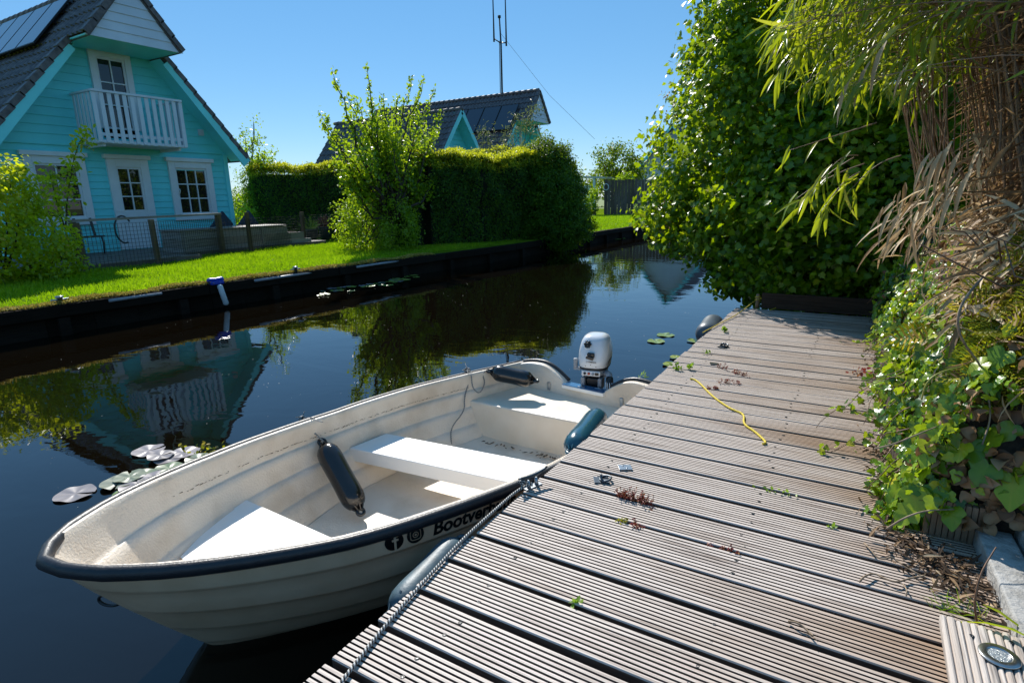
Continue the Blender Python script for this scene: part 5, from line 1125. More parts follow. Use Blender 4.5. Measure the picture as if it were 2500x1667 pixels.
    lg = loft([sec(-.62, .022, .03, .12, 2.4), sec(-.45, .024, .03, .12, 2.4), sec(-.2, .028, .025, .12, 2.4), sec(.06, .036, .0, .13, 2.6)], 'drive_leg', M['motor_black'])
outboard()
# ================================================================== PLANTED BANK ON THE RIGHT
def bank_h(x, y):
    dx = x-1.20-.03*math.sin(y*5)-.02*math.sin(y*13); dy = y-1.36
    if y > 4.6: dx -= 0
    d = min(dx/.36, dy/.34, (5.25-y)/.2+.3) if dy > 0 else -1
    if d <= 0: return -.04
    return .86*(min(1, d))**.55+.03*math.sin(x*9+y*7)*min(1, d)+.08*max(0, min(1, (dx-.4)/.5))
def bank_soil():
    mb = MB(); mb.grid(lambda u, v: (1.16+2.2*u**1.6, 1.32+3.95*v, bank_h(1.16+2.2*u**1.6, 1.32+3.95*v)-.05), 60, 100); o = mb.build('planted_bank', M['soil']); struct(o)
bank_soil()
def onbank(px, py, off=.03):
    d = cam_ray(px, py).normalized(); t = 1.2
    while t < 8:
        p = CAM+d*t
        if p.y > 1.30 and p.x > 1.05 and bank_h(p.x, p.y) > .0 and p.z < bank_h(p.x, p.y)+.01: return p-d*off
        if p.z < .012: return p
        t += .01
    return CAM+d*2.6
def bank_sample(n, rg, ymin=1.36, ymax=5.2, front=.16, out=.03):
    """points over the steep face, the near end and the top, with outward normals"""
    P = np.zeros((n, 3)); N_ = np.zeros((n, 3))
    for i in range(n):
        k = rg.random()
        if k < front:      # near end, facing the camera
            x = 1.24+.9*rg.random(); t = rg.random(); y = 1.36+.34*t**1.8-out*rg.random(); z = bank_h(x, 1.37+.34*t**1.8)*rg.uniform(.9, 1.02); N_[i] = (-.3, -1, .5)
        elif k < front+.62:
            y = ymin+(ymax-ymin)*rg.random()**1.35; t = rg.random(); x = 1.21+.36*t**1.9; z = bank_h(x, max(y, 1.5))*rg.uniform(.93, 1.03); x -= out*rg.random(); N_[i] = (-1, -.35, .5)
        else:
            y = 1.6+(ymax-1.6)*rg.random()**1.3; x = 1.5+.8*rg.random(); z = bank_h(x, y)+.02; N_[i] = (-.3, -.3, 1)
        P[i] = (x, y, z)
    P += rg.normal(size=P.shape)*.022; N_ += rg.normal(size=N_.shape)*.5; P[:, 2] = np.maximum(P[:, 2], .01); return P, N_
def bank_plants():
    rg = np.random.default_rng(71)
    P, Nn = bank_sample(9500, rg); depth = P[:, 1]; size = np.where(rg.random(len(P)) < .18, .058, .036)*rg.uniform(.6, 1.15, len(P)); keep = ~((P[:, 0] > 1.42) & (P[:, 1] < 1.85) & (P[:, 2] > .12) & (rg.random(len(P)) < .72)) & ~((P[:, 2] > .60) & (rg.random(len(P)) < .62)) & ~((P[:, 2] > .72) & (P[:, 1] > 1.9) & (rg.random(len(P)) < .6)); keep &= ~((P[:, 0] > 1.33) & (P[:, 2] < .5) & (P[:, 1] < 1.75) & (rg.random(len(P)) < .70)) & ~((P[:, 2] > .66) & (P[:, 1] < 3.6) & (rg.random(len(P)) < .45)); P, Nn, size = P[keep], Nn[keep], size[keep]
    al = rg.normal(size=P.shape)*.7+[-.5, -.3, -.9]; tint = np.clip(.42+.27*rg.normal(size=len(P))+.12*np.sin(P[:, 1]*5+P[:, 2]*6), 0, 1)
    tag(leaves('ivy', T_ivy(), P, Nn, size, M['ivy'], seed=72, along=al, rn=tint), 'green ivy spilling over the planted bank onto the jetty', 'ivy', kind='stuff')
    Pz, Nz = bank_sample(2400, rg, front=.12, out=.05); kz = (Pz[:, 2] > .42+.2*rg.random(len(Pz))); Pz, Nz = Pz[kz], Nz[kz]
    leaves('straw_bits', T_blade(.045, .4), Pz, Nz, .085*rg.uniform(.4, 1.5, len(Pz)), M['dry_leaf'], bpy.data.objects['ivy'], seed=172, rn=.35+.65*rg.random(len(Pz)))
    Pz, Nz = bank_sample(700, rg, front=.15, out=.05); leaves('yellow_leaves', T_ivy(), Pz, Nz, .032*rg.uniform(.5, 1.2, len(Pz)), M['leaf_young'], bpy.data.objects['ivy'], seed=173)
    # trailing ivy stems over the planks
    mb = MB(); L = []; La = []
    for i in range(46):
        y = 1.45+3.5*rg.random()**1.3; p = np.array([1.22, y, .12+.25*rg.random()]); d = np.array([-1, -.6+.5*rg.normal(), -.5]); d /= np.linalg.norm(d); pts = [p.copy()]; n = rg.integers(5, 10 if i % 3 else 15)
        for k in range(n):
            d += rg.normal(size=3)*.22; d[2] -= .12; d /= np.linalg.norm(d); p = p+d*.028; p[2] = max(p[2], .008+.008*rg.random()); pts.append(p.copy())
            if rg.random() < .75: L.append(p+rg.normal(size=3)*.010+[0, 0, .008]); La.append(rg.normal(size=3))
        mb.tube(pts, [.0024-.0014*k/len(pts) for k in range(len(pts))], 5)
    st = mb.build('ivy_runners', M['red_twig']); tag(st, 'thin brown ivy runners creeping over the plank edge', 'ivy stems', kind='stuff')
    L = np.array(L); o = leaves('runner_leaves', T_ivy(), L, rg.normal(size=L.shape)*.6+[0, -.3, 1], .030*rg.uniform(.5, 1.2, len(L)), M['ivy'], st, seed=73, along=np.array(La))
    # large near ivy leaves
    big = [(2230, 1215, 1.30, .095), (2260, 1160, 1.31, .08), (2225, 1265, 1.285, .085), (2300, 1215, 1.34, .085), (2320, 1260, 1.32, .08), (2410, 1155, 1.44, .095), (2470, 1185, 1.50, .12), (2390, 1120, 1.42, .085), (2350, 1105, 1.40, .07), (2430, 1080, 1.44, .10), (2300, 1110, 1.38, .075), (2285, 1060, 1.40, .06), (2470, 1060, 1.47, .07), (2340, 900, 1.50, .08), (2380, 870, 1.5, .08), (2450, 880, 1.5, .09), (2300, 960, 1.45, .07), (2350, 790, 1.5, .09), (2290, 850, 1.42, .08), (2260, 1100, 1.33, .06), (2210, 1180, 1.28, .06)]
    P = []; 
    for px, py, x, s in big: P.append(onbank(px, py, .04))
    P = np.array([tuple(p) for p in P]); S_ = np.array([b[3] for b in big]); nn = np.tile([-.3, -.8, .55], (len(P), 1))+rg.normal(size=P.shape)*.3
    leaves('large_leaves', T_ivy(), P+[0, 0, .03], nn, S_*.92, M['ivy'], bpy.data.objects['ivy'], seed=74, along=rg.normal(size=P.shape)*.35+[-.25, 0, -1], rn=rg.uniform(.35, .95, len(P)))
    # dead leaves, litter
    P, Nn = bank_sample(1100, rg, front=.4, out=.02); k = (P[:, 0] > 1.3) | (rg.random(len(P)) < .4); P, Nn = P[k], Nn[k]
    tag(leaves('dead_leaves', T_curl(), P, Nn+rg.normal(size=P.shape)*.5, .034*rg.uniform(.5, 1.4, len(P)), M['dead_leaf'], seed=75, rn=rg.random(len(P))**1.6), 'curled brown dead leaves caught in the ivy bank', 'dead leaves', kind='stuff')
    Q = np.array([tuple(onbank(rg.uniform(2270, 2495), rg.uniform(960, 1290), .03)) for _ in range(50)]); Q = Q[Q[:, 2] > .03]
    leaves('curled_leaves', T_curl(), Q, rg.normal(size=Q.shape)*.6+[-.3, -.8, .5], .045*rg.uniform(.5, 1.3, len(Q)), M['dead_leaf'], bpy.data.objects['dead_leaves'], seed=176, rn=.25+.75*rg.random(len(Q)))
    n = 1050; c = rg.random(n); x = 1.13+.30*c+rg.normal(size=n)*.035; y = 1.36-.42*c+rg.normal(size=n)*.075; m = (x < 1.427) & (x > .98); x, y = x[m], y[m]; P = np.stack([x, y, .006+rg.random(len(x))*.014], 1)
    m = (rg.random(len(x)) < np.exp(-((x-1.36)**2+(y-1.16)**2)/.02)+.16); P = P[m]
    tag(leaves('plant_litter', T_blade(.10, .2), P, rg.normal(size=P.shape)*.5+[0, 0, 1], .030*rg.uniform(.3, 1.9, len(P)), M['litter'], seed=76, rn=rg.random(len(P))**2.0), 'dark crumbly litter in the corner of the jetty beside the kerb', 'litter', kind='stuff')
    n = 800; y = 1.45+3.6*rg.random(n); x = 1.18+rg.normal(size=n)*.035; P = np.stack([x, y, .006+rg.random(n)*.012], 1)
    tag(leaves('edge_litter', T_blade(.12, .3), P, rg.normal(size=P.shape)*.5+[0, 0, 1], .028*rg.uniform(.4, 1.5, n), M['litter'], seed=77), 'strip of brown litter along the planted edge of the jetty', 'litter', kind='stuff')
    # cedar sprays
    n = 620; P = np.zeros((n, 3)); al = np.zeros((n, 3))
    for i in range(n):
        y = 1.5+1.4*rg.random()**1.5; x = 1.34+.16*(y-1.3)+.55*rg.random(); P[i] = (x, y, bank_h(x, y)+rg.uniform(-.08, .07)); al[i] = (-.6, -.7, -.25)
    t = thing('cedar_shrub', 'feathery golden-green cedar sprays above the ivy at the right', 'shrub', (1.7, 2.0, .5))
    al += rg.normal(size=al.shape)*.45; leaves('sprays', T_frond(), P, rg.normal(size=P.shape)*.45+[-.3, -.6, .8], .10*rg.uniform(.6, 1.5, n), M['cedar'], t, seed=78, along=al, rn=np.clip(.15+rg.random(n)*.85, 0, 1))
    spec = [(2400, 690, 1.46), (2430, 780, 1.44), (2475, 820, 1.46), (2410, 860, 1.42), (2300, 820, 1.36), (2480, 720, 1.48)]; P = np.array([tuple(onbank(a, b, .05)) for a, b, c in spec]); al = np.array([(-.1, -.1, -1), (-.2, -.2, -1), (0, -.2, -1), (-.1, -.2, -1), (-1, -.1, -.1), (.2, -.1, -1)])
    leaves('hanging_sprays', T_frond(), P, np.tile([-.4, -1, .3], (len(P), 1)), .17, M['cedar'], t, seed=79, along=al, rn=[.95, .5, .6, .75, .84, .6])
    mb = MB()
    for k in range(14): p = (1.75+.2*rg.normal(), 2.1+.35*rg.normal(), .55); limb(mb, p, (1.45+.15*rg.normal(), 1.8+.4*rg.normal(), .93), .007, .002, rg, 5, .15)
    mb.build('branches', M['red_twig'], t)
    # bright yellow leaf
    c = onbank(2380, 885, .06); tag(leaves('yellow_leaf', T_maple(), np.array([tuple(c+Vector((0, 0, .025)))]), np.array([[-.35, -1, .2]]), [.068], M['yellow_leaf'], seed=1, along=[[0.15, 0, -1]], rn=[.5]), 'single bright yellow leaf hanging in the ivy', 'leaf')
bank_plants()
def arcs():
    specs = [([(2400, 675), (2345, 740), (2335, 800), (2360, 850), (2395, 890), (2412, 960), (2420, 1020), (2398, 1085)], 1.37, .0042, 'long pale curved twig arching down through the ivy', 'twig'),
             ([(2250, 975), (2262, 930), (2300, 905), (2360, 893), (2420, 880)], 1.33, .0028, 'thin yellow-green stem arching across the ivy leaves', 'green'),
             ([(2135, 1095), (2180, 1085), (2240, 1060), (2290, 1040)], 1.24, .003, 'brown twig sticking out over the planks from the ivy', 'twig'),
             ([(2050, 925), (2110, 930), (2160, 920), (2230, 890)], 1.2, .0026, 'fine reddish twig reaching over the jetty from the bank', 'twig'),
             ([(2165, 1290), (2210, 1262), (2260, 1245), (2330, 1243)], 1.25, .0034, 'dark twig resting beside the large ivy leaves', 'twig'),
             ([(2225, 640), (2195, 680), (2160, 705), (2140, 750)], 1.18, .005, 'bare forked twig at the far left of the ivy bank', 'twig'),
             ([(2385, 1520), (2378, 1470), (2392, 1400), (2432, 1335)], 1.41, .003, 'reddish bare stem growing up beside the concrete kerb', 'red')]
    for pts, x, r, lab, k in specs:
        mb = MB(); base_ = onbank(*pts[-1], .05) if k != 'red' else onz(*pts[0], .01); dd = (base_-CAM).dot(ax_f); P = smooth([CAM+cam_ray(a, b)*(dd*(1-.02*math.sin(i*1.1))) for i, (a, b) in enumerate(pts)], 2); mb.tube(P, [r*(1-.5*i/len(P)) for i in range(len(P))], 6); tag(mb.build('stem' if k != 'twig' else 'twig', {'twig': M['twig'], 'green': M['bamboo_stem'], 'red': M['red_twig']}[k]), lab, 'twig' if k == 'twig' else 'stem')
M['bamboo_stem'] = mat('yellow_green_stem', (.35, .33, .06), .5)
arcs()
def deck_twigs():
    for pts, lab in (([(2110, 1325), (2130, 1345), (2140, 1360), (2160, 1365), (2175, 1358), (2190, 1368), (2230, 1395), (2260, 1410)], 'crooked dry twig lying on the planks near the kerb'), ([(2098, 1420), (2110, 1405), (2135, 1398), (2160, 1412), (2190, 1422), (2215, 1412), (2255, 1405)], 'pale forked vine piece lying on the planks before the litter'), ([(1925, 1516), (1945, 1518), (1965, 1532), (1985, 1552)], 'short dry stalk with frayed end lying on the planks')):
        mb = MB(); P = smooth([onz(a, b, .008+.012*math.sin(i*1.3)**2) for i, (a, b) in enumerate(pts)], 2); mb.tube(P, .0028, 6)
        if 'forked' in lab: mb.tube(smooth([onz(2205, 1425, .012), onz(2215, 1440, .02), onz(2212, 1455, .006)], 2), .002, 5)
        if 'frayed' in lab:
            for k in range(5): mb.tube([P[-1], P[-1]+Vector((.012*math.cos(k), -.012, .004*k-.002))], .001, 4)
        tag(mb.build('dry_twig', M['twig']), lab, 'twig')
deck_twigs()
def tuft(px, py, lab, m, n, size, tm, z=.0, spread=(.03, .008), up=1.0, seed=1, name='weed', cat='weed', group='weeds between the planks'):
    rg = np.random.default_rng(seed); c = onz(px, py, z); P = np.tile([c.x, c.y, c.z], (n, 1))+np.stack([rg.normal(size=n)*spread[0], rg.normal(size=n)*spread[1], np.abs(rg.normal(size=n))*size*.5], 1); al = rg.normal(size=P.shape)*.8+[0, 0, up]; tag(leaves(name, tm, P, rg.normal(size=P.shape)+[0, 0, .5], size*rg.uniform(.6, 1.3, n), m, seed=seed, along=al), lab, cat, group)
def red_plant(px0, py0, px1, py1, n, lab, seed, h=.03, m=None):
    rg = np.random.default_rng(seed); a = onz(px0, py0, -.005); b = onz(px1, py1, -.005); t = thing('red_stonecrop', lab, 'plant', a.lerp(b, .5), 'stonecrop plants growing between the planks'); mb = MB(); P = []
    for i in range(n):
        p = np.array(a.lerp(b, rg.random()))+[0, rg.normal()*.004, 0]; d = rg.normal(size=3)*.6+[0, 0, 1]; d /= np.linalg.norm(d); L = h*rg.uniform(.5, 1.4); q = p+d*L; mb.tube([p, (p+q)/2+rg.normal(size=3)*.003, q], .0011, 4)
        for k in range(9): P.append(p+(q-p)*rg.uniform(.3, 1.05)+rg.normal(size=3)*.003)
    mb.build('stems', M['red_twig'], t); P = np.array(P); leaves('leaves', T_oval(), P, rg.normal(size=P.shape), .0085, m or M['red_plant'], t, seed=seed)
red_plant(1508, 1212, 1592, 1236, 60, 'largest clump of red stonecrop growing between the planks near the ring', 81, .034)
red_plant(1510, 1272, 1525, 1278, 9, 'small yellowish stonecrop sprig in the gap below the red clump', 82, .018, M['cedar'])
red_plant(1540, 1282, 1568, 1292, 10, 'small dark red stonecrop sprig in the gap below the red clump', 83, .02)
red_plant(1755, 900, 1830, 925, 26, 'sprawling red stonecrop beyond the yellow rope', 84, .035); red_plant(1760, 938, 1805, 940, 15, 'low red stonecrop sprigs just behind the yellow rope', 85, .03)
red_plant(1728, 948, 1750, 952, 14, 'tiny red stonecrop sprig touching the yellow rope', 86, .022); red_plant(1705, 1332, 1795, 1352, 9, 'reddish and yellow sprigs in the gap in mid jetty', 87, .016)
tuft(1405, 1478, 'small bright green weed in a plank gap near the front', M['weed'], 12, .018, T_oval(), -.006, (.007, .004), seed=91)
tuft(1655, 902, 'green parsley-like weed at the jetty edge beyond the boat stern', M['weed'], 14, .024, T_maple(), .004, (.014, .008), seed=92); tuft(1682, 898, 'green leafy weed beside the parsley-like weed on the jetty', M['weed'], 16, .024, T_maple(), .012, (.011, .013), seed=93)
tuft(1770, 808, 'dull green weed standing near the far mooring ring', M['weed'], 14, .028, T_maple(), .01, (.014, .014), seed=94); tuft(1725, 862, 'pale green weed between the far ring and the jetty edge', M['weed'], 13, .022, T_oval(), .006, (.013, .013), seed=95)
tuft(1895, 1205, 'row of small bright leaves in a mid jetty gap', M['weed'], 20, .015, T_oval(), -.004, (.04, .003), seed=96); tuft(2035, 1288, 'bright clover-like leaf in a gap near the dry twig', M['weed'], 7, .017, T_oval(), -.002, (.011, .004), seed=97)
tuft(2300, 1500, 'thin grass tuft in the gap beside the kerb', M['grass'], 18, .045, T_blade(.02, .2), -.01, (.018, .003), 2, seed=98, name='grass_tuft', cat='grass tuft'); tuft(2370, 1515, 'thin grass tuft at the back corner of the timber step', M['grass'], 16, .045, T_blade(.02, .2), -.01, (.016, .003), 2, seed=99, name='grass_tuft', cat='grass tuft')
tuft(2120, 915, 'reddish dry weed hanging over the plank ends', M['red_plant'], 40, .028, T_oval(), .01, (.06, .05), .3, seed=100); tuft(1570, 925, 'little green weed on the jetty edge above the transom', M['weed'], 12, .035, T_blade(.08, .3), -.01, (.012, .01), seed=101)
g_ = leaves('grass_blade', T_blade(.045, .45), np.array([tuple(onz(2400, 1475, .06)), tuple(onz(2520, 1560, .09))]), np.array([[0, .2, 1], [.2, .3, 1.]]), [.13, .16], M['bamboo_leaf'], seed=1, along=[[1, -.55, .1], [-.9, .9, .5]], rn=[.8, .6]); g_.name = 'reed_grass'; tag(g_, 'wide green grass blades leaning over the timber step', 'grass')

# ================================================================== BAMBOO
def bamboo():
    rg = np.random.default_rng(111); t = thing('bamboo_clump', 'big overgrown bamboo clump with dry brown thatch leaning over the ivy', 'bamboo', (1.95, 2.9, .85))
    mb = MB(); tips = []
    for i in range(430):
        a = rg.uniform(0, 6.28); r = .5*math.sqrt(rg.random()); b = np.array([1.98+r*math.cos(a)*.95, 2.9+r*math.sin(a)*1.9, .80]); h = rg.uniform(1.0, 2.9) if i % 5 else rg.uniform(.1, .35)
        lean = np.array([-.16*rg.random()-.02+.09*rg.normal(), .08*rg.normal(), 1]); n = 7; pts = []; r0 = rg.uniform(.003, .0085) if i % 5 else .011
        for k in range(n+1): u = k/n; pts.append(b+lean*h*u+np.array([-.35*rg.random() if k == n else 0, 0, 0])*0+np.array([-.10*u*u*h, 0, -.04*u*u*h])); 
        mb.tube(pts, [r0*(1-.6*k/n) for k in range(n+1)], 6); tips.append(pts)
    for i in range(85):   # canes along the open side of the clump
        px = rg.uniform(2235, 2560); y = 2.35+.9*rg.random(); b = np.array(ony(px, 440+rg.normal()*25, y)); e = np.array(ony(px-rg.uniform(-10, 95), -80, y-.05)); k = 0
        L_ = rg.uniform(.35, 1.0); e = b+(e-b)*(L_ if rg.random() < .4 else 1); mid = (b+e)/2+rg.normal(size=3)*.05; r0 = rg.uniform(.0014, .0042)
        mb.tube(smooth([Vector(b), Vector(mid), Vector(e)], 2), r0, 6)
        for q in (.25, .5, .75): c_ = Vector(b).lerp(Vector(e), q); mb.tube([c_-Vector((0, 0, .002)), c_+Vector((0, 0, .002))], r0*1.25, 6) if rg.random() < .0 else None
    mb.build('culms', M['culm'], t)
    # arching side branches with hanging leaves
    br = MB(); P = []; A = []; dP = []; dA = []
    def branch(p, q, sag, r, nleaf, L, dry=0):
        p, q = np.array(p, float), np.array(q, float); pts = [p+(q-p)*u+np.array([0, 0, sag*math.sin(math.pi*u)]) for u in np.linspace(0, 1, 9)]; br.tube(pts, [r*(1-.7*k/8) for k in range(9)], 5); d = (q-p)/np.linalg.norm(q-p)
        for k in range(nleaf):
            u = 1-.75*rg.random()**1.5; i = min(7, int(u*8)); c = pts[i]+(pts[i+1]-pts[i])*(u*8-i); al = d*.5+rg.normal(size=3)*.28+[0, 0, -.85]
            (dP if rg.random() < dry else P).append(c+rg.normal(size=3)*.012); (dA if len(dA) < len(dP) else A).append(al)
    for i in range(190):
        px = rg.uniform(1880, 2260) if i % 4 == 0 else rg.uniform(1880, 2120); py = rg.uniform(-260, 330)*(.35+.65*(px-1850)/480 if px > 2100 else 1); py = min(py, 60+.75*(px-1880) if px < 2100 else 380)
        y = rg.uniform(1.9, 3.3); e = ony(px, py, y)
        if e.z > 3: continue
        s = np.array([1.65+.15*rg.normal(), 2.8+.5*rg.normal(), e.z+rg.uniform(-.15, .35)]); branch(s, e, rg.uniform(.03, .16), .0032, 11, .14, .12)
    # the loose sprays that hang in front of the maple
    for pth, n in (([(2180, 560), (2040, 640), (1930, 365)], 0),):
        pass
    for (p0, p1, sag, n) in (((2140, 300), (1925, 368), .0, 5), ((2110, 400), (1935, 492), .02, 9), ((2085, 385), (1945, 500), .02, 7), ((2100, 420), (2003, 520), .03, 7), ((2095, 380), (2010, 430), .03, 5), ((2200, 380), (2070, 470), .03, 7), ((2050, 90), (1890, 190), .05, 12), ((2060, 40), (1900, 120), .05, 12), ((2100, 150), (1940, 230), .04, 12)):
        branch(ony(p0[0], p0[1], 2.25), ony(p1[0], p1[1], 2.1), sag, .003, n, .14, 0)
    br.build('branches', M['culm'], t)
    P = np.array(P); A = np.array(A)[:len(P)]; nn = rg.normal(size=P.shape)*.6+[-.5, -.5, .4]
    leaves('green_leaves', T_blade(.062, .3), P, nn, .145*rg.uniform(.65, 1.25, len(P)), M['bamboo_leaf'], t, seed=112, along=A)
    # dry thatch of fine brown stalks and leaves
    n = 4200; Q = np.zeros((n, 3)); al = np.zeros((n, 3))
    for i in range(n):
        y = rg.uniform(2.0, 4.3); z = .95+1.95*rg.random()**.8; x = 1.50+.10*(y-2)+.55*rg.random()**1.6-.30*max(0, (z-1.3))*rg.random(); Q[i] = (x, y, z); al[i] = (-.42-.6*rg.random(), -.25+.3*rg.normal(), -.75+.55*rg.normal())
    leaves('dry_thatch', T_blade(.011, .25), Q, rg.normal(size=Q.shape)+[-.5, -.6, .3], .24*rg.uniform(.4, 1.5, n), M['dry_leaf'], t, seed=113, along=al, rn=np.clip(rg.random(n)**1.4*.5, 0, 1))
    # pale fallen dry leaves draped at the foot
    n = 1300; Q = np.zeros((n, 3)); al = np.zeros((n, 3))
    for i in range(n):
        y = 1.75+2.4*rg.random(); x = 1.30+.14*(y-1.8)+.42*rg.random(); Q[i] = (x, y, bank_h(x, y)+.02+.20*rg.random()**2); al[i] = (-.6, -.5, -.5)
    al += rg.normal(size=al.shape)*.6
    leaves('fallen_leaves', T_blade(.06, .35), Q, rg.normal(size=Q.shape)*.6+[-.5, -.4, .8], .12*rg.uniform(.5, 1.5, n), M['dry_leaf'], t, seed=114, along=al, rn=np.clip(.3+.7*rg.random(n), 0, 1))
    n = 170; Q = []
    for i in range(n):
        u = rg.random()**.8; px = 2430-230*u+rg.normal()*28; py = 360+210*u+rg.normal()*38; Q.append(tuple(ony(px, py, 2.1+.9*rg.random())))
    Q = np.array(Q); al = np.tile([-.45, -.15, -.9], (n, 1))+rg.normal(size=(n, 3))*.35
    leaves('draped_dry_leaves', T_blade(.06, .3), Q, rg.normal(size=Q.shape)*.5+[-.7, -.5, .5], .13*rg.uniform(.5, 1.4, n), M['dry_leaf'], t, seed=117, along=al, rn=np.clip(.3+.7*rg.random(n), 0, 1))
    spec = [(2165, 100, .20, 0), (2090, 165, .21, 1), (2125, 150, .17, 1), (2210, 165, .11, 1), (2325, 345, .20, 0), (2300, 370, .18, 0), (2270, 375, .15, 1), (2345, 370, .15, 0), (2180, 510, .15, 1), (2200, 520, .15, 1), (2370, 420, .17, 0), (2330, 470, .16, 0)]
    Q = np.array([tuple(ony(a, b, 1.95)) for a, b, _, _ in spec]); al = np.array([(-.35-.2*k, -.1, -1) for *_, k in spec]); leaves('drooping_dry_leaves', T_blade(.075, .3), Q, np.tile([-.7, -.6, .35], (len(Q), 1)), [s[2] for s in spec], M['dry_leaf'], t, seed=115, along=al, rn=[.75]*len(spec))
bamboo()
# ================================================================== BIG MAPLE / IVY-CLAD BUSH PAST THE JETTY
def big_bush():
    ells = [((.55, 7.1, 2.3), (1.45, 1.35, 2.3)), ((-.30, 6.9, 1.55), (1.15, 1.1, 1.35)), ((-.15, 7.1, .65), (1.25, 1.1, .95)), ((.7, 6.3, .9), (1.1, .85, 1.3)), ((1.6, 6.6, 2.4), (1.3, 1.3, 2.3)), ((-.2, 6.4, .15), (.75, .75, .55)), ((1.7, 6.0, .8), (1.0, .6, 1.1)), ((.1, 7.0, 2.7), (1.1, 1.0, 1.3)), ((-.95, 7.0, .75), (.6, .7, .75)), ((2.6, 6.4, 2.6), (1.3, 1.3, 2.3)), ((.55, 5.95, 1.0), (.95, .72, .95)), ((1.3, 5.9, 1.3), (1.0, .7, 1.0)), ((.55, 5.45, .62), (.75, .38, .42)), ((1.5, 5.4, .8), (.6, .3, .45))]
    keep = lambda p: not (p[0] < .35 and p[2] < .33-.50*(p[0]+1.0)) and not (p[1] < 5.30 and (p[2] < .17+.08*math.sin(p[0]*9) or p[1] < 5.02)) and p[2] > -.42
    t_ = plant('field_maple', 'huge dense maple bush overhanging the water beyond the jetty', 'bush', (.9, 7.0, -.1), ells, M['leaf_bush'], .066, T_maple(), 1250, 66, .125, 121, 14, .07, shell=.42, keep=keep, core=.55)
    rg = np.random.default_rng(122); P, Nn, tint = crown_points(ells[:8], 70, 16, rg, .035, .06, keep)
    leaves('seed_clusters', T_oval(), P, Nn, .034, M['seed'], t_, seed=9)
    P, Nn, tint = crown_points(ells[:8], 160, 22, rg, .07, .04, keep); leaves('new_shoots', T_maple(), P+Nn*.02, Nn, .05, M['leaf_shrub'], t_, seed=10, rn=.35+.4*rg.random(len(P)))
M['seed'] = leafmat('pinkish_seed', [(0, (.22, .12, .06)), (1, (.42, .30, .16))], .3, (.5, .35, .15), .6, .2)
big_bush()
# ================================================================== FLOATING LEAVES
def pad(c, r, lab, m, ang, seed, grp, rn=.5, parent=None):
    rg = random.Random(seed); mb = MB(); mb.r = rn; n = 40; vs = [(c.x, c.y, c.z+.002)]; rows = 3
    for j in range(1, rows+1):
        for i in range(n+1):
            a = ang+.12+(2*math.pi-.24)*i/n; rr = r*j/rows*(1+.03*math.sin(a*3+seed)+.015*math.sin(a*7)); e = .0
            vs.append((c.x+rr*math.cos(a), c.y+rr*math.sin(a), c.z+.002+(.006 if j == rows else 0)*(.5+.5*math.sin(a*4+seed))+.002*math.sin(i*.9)))
    fs = [(0, 1+i, 2+i) for i in range(n)]
    for j in range(rows-1):
        for i in range(n): a = 1+j*(n+1)+i; fs.append((a, a+n+1, a+n+2, a+1))
    mb._add(vs, fs, True); o = mb.build('lily_pad', m); tag(o, lab, 'lily pad', grp); o['label'] = lab; return o
near = [((184, 1205), .155, 'lone purplish lily pad floating furthest left by the boat bow', .62), ((363, 1100), .15, 'purplish lily pad at the top left of the cluster', .7), ((412, 1118), .14, 'purplish lily pad touching the top left pad of the cluster', .66), ((450, 1105), .14, 'greyish lily pad at the top middle of the cluster', .8), ((484, 1120), .12, 'greenish lily pad at the right end of the cluster', .35), ((412, 1143), .125, 'narrow green lily pad in the middle of the cluster', .3), ((445, 1155), .12, 'half hidden lily pad against the boat rim with a brown stalk', .75), ((292, 1176), .15, 'wet green lily pad at the lower left of the cluster', .38), ((345, 1160), .13, 'wet green lily pad in the centre of the cluster', .34), ((335, 1185), .145, 'purplish lily pad at the lower right of the cluster', .68)]
near += [((392, 1112), .12, 'small purplish lily pad between the two top left pads of the cluster', .58), ((376, 1166), .13, 'greyish lily pad low in the middle of the cluster', .72), ((318, 1163), .13, 'green wet lily pad above the lower left pads', .36), ((470, 1140), .11, 'greyish lily pad beside the brown stalk', .78)]
for i, ((px, py), r, lab, rn) in enumerate(near): pad(onz(px, py, WATER_Z+.004+.0015*i), r*.66, lab, M['lily'], 0.6+i*.7, i+1, 'lily pads beside the boat bow', rn)
pad(onz(318, 1204, WATER_Z+.012), .09, 'bright green lily pad half hidden by the boat rim', M['lily_green'], 2.2, 77, 'lily pads beside the boat bow', .3)
st = MB(); a = onz(432, 1150, WATER_Z+.03); b = onz(465, 1126, WATER_Z+.035); st.tube([a, a.lerp(b, .5)+Vector((0, 0, .01)), b], .006, 6); tag(st.build('lily_stalk', M['red_twig']), 'short brown stalk lying across the lily pads', 'stalk')
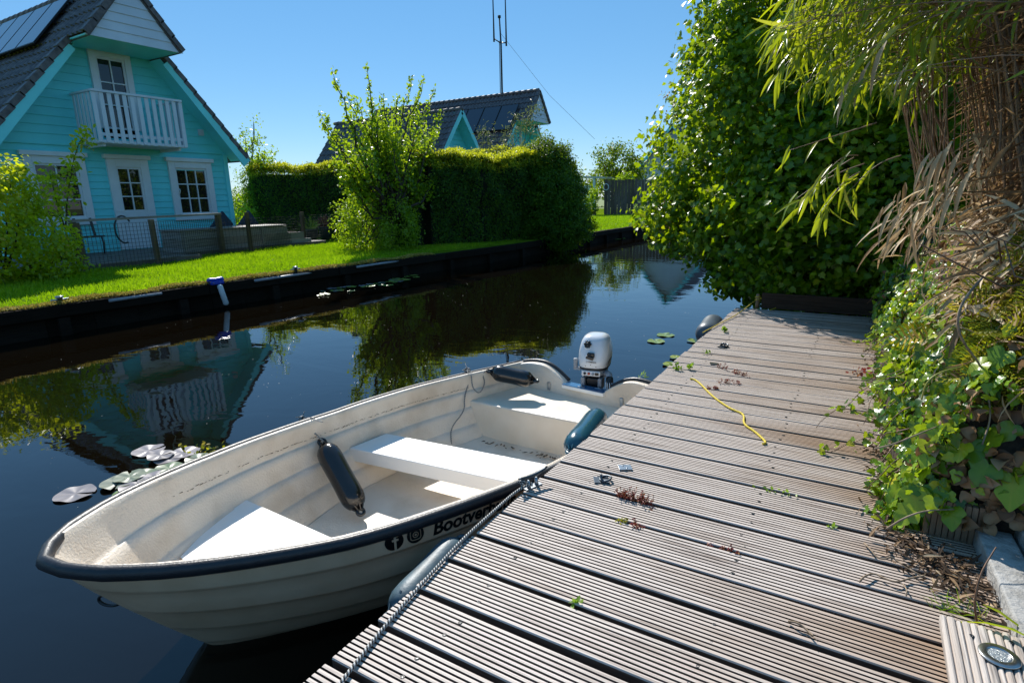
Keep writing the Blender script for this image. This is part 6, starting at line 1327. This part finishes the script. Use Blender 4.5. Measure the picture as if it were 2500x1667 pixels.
for i, ((px, py), r, lab) in enumerate((((1625, 818), .13, 'green lily pad on blue water, the upper of two beyond the motor'), ((1602, 833), .125, 'green lily pad on blue water, the lower of two beyond the motor'), ((1700, 832), .13, 'green lily pad tucked against the jetty edge beside the grey fender'), ((1640, 890), .11, 'round green lily pad beside the jetty edge above the boat stern'), ((1650, 872), .08, 'ragged yellowish lily pad at the jetty edge'))):
    pad(onz(px, py, WATER_Z+.004+.002*i), r*.78, lab, M['lily_green'], 1.2+i, 90+i, 'green lily pads by the jetty', .3+.15*i)
def far_pads():
    rg = np.random.default_rng(131); n = 46; base = None
    for i in range(n):
        px = rg.uniform(770, 1020); py = 716-(px-770)*.155+rg.normal()*4; c = onz(px, py, WATER_Z+.003+.0006*i); o = pad(c, rg.uniform(.05, .10), 'small floating lily pad in the pale drift along the far bank below the plum tree', M['lily_green'] if i % 3 else M['lily'], rg.uniform(0, 6), i+200, 'small lily pads drifting along the far bank', rg.random())
    for i in range(9):
        px = rg.uniform(1440, 1540); c = onz(px, 588-rg.uniform(0, 8), WATER_Z+.003+.0006*i); pad(c, rg.uniform(.12, .25), 'lily pad in the patch below the far lawn edge', M['lily_green'], rg.uniform(0, 6), i+300, 'lily pads below the far lawn', rg.random())
far_pads()
def specks():
    rg = np.random.default_rng(141); n = 420; P = np.zeros((n, 3))
    P[:, 0] = rg.uniform(-7.3, -.3, n); P[:, 1] = rg.uniform(-1.2, 9, n)**1.0; P[:, 2] = WATER_Z+.002
    tag(leaves('floating_specks', T_tri(), P, np.tile([0, 0, 1.], (n, 1))+rg.normal(size=P.shape)*.1, .0055*rg.uniform(.4, 1.6, n)*(1+P[:, 1].clip(0)*.10), M['speck'], seed=9), 'tiny pale specks of pollen floating on the dark canal', 'pollen', kind='stuff')
specks()
# debris and bubbles round the cluster of pads
rgx = np.random.default_rng(5); c = onz(495, 1103, WATER_Z+.004); P = np.tile([c.x, c.y, c.z], (90, 1))+rgx.normal(size=(90, 3))*[.10, .05, .002]; tag(leaves('water_weed', T_oval(), P, rgx.normal(size=P.shape)+[0, 0, 1.5], .03, M['cedar'], seed=4), 'yellowish scrap of water weed beside the right lily pad', 'water weed')
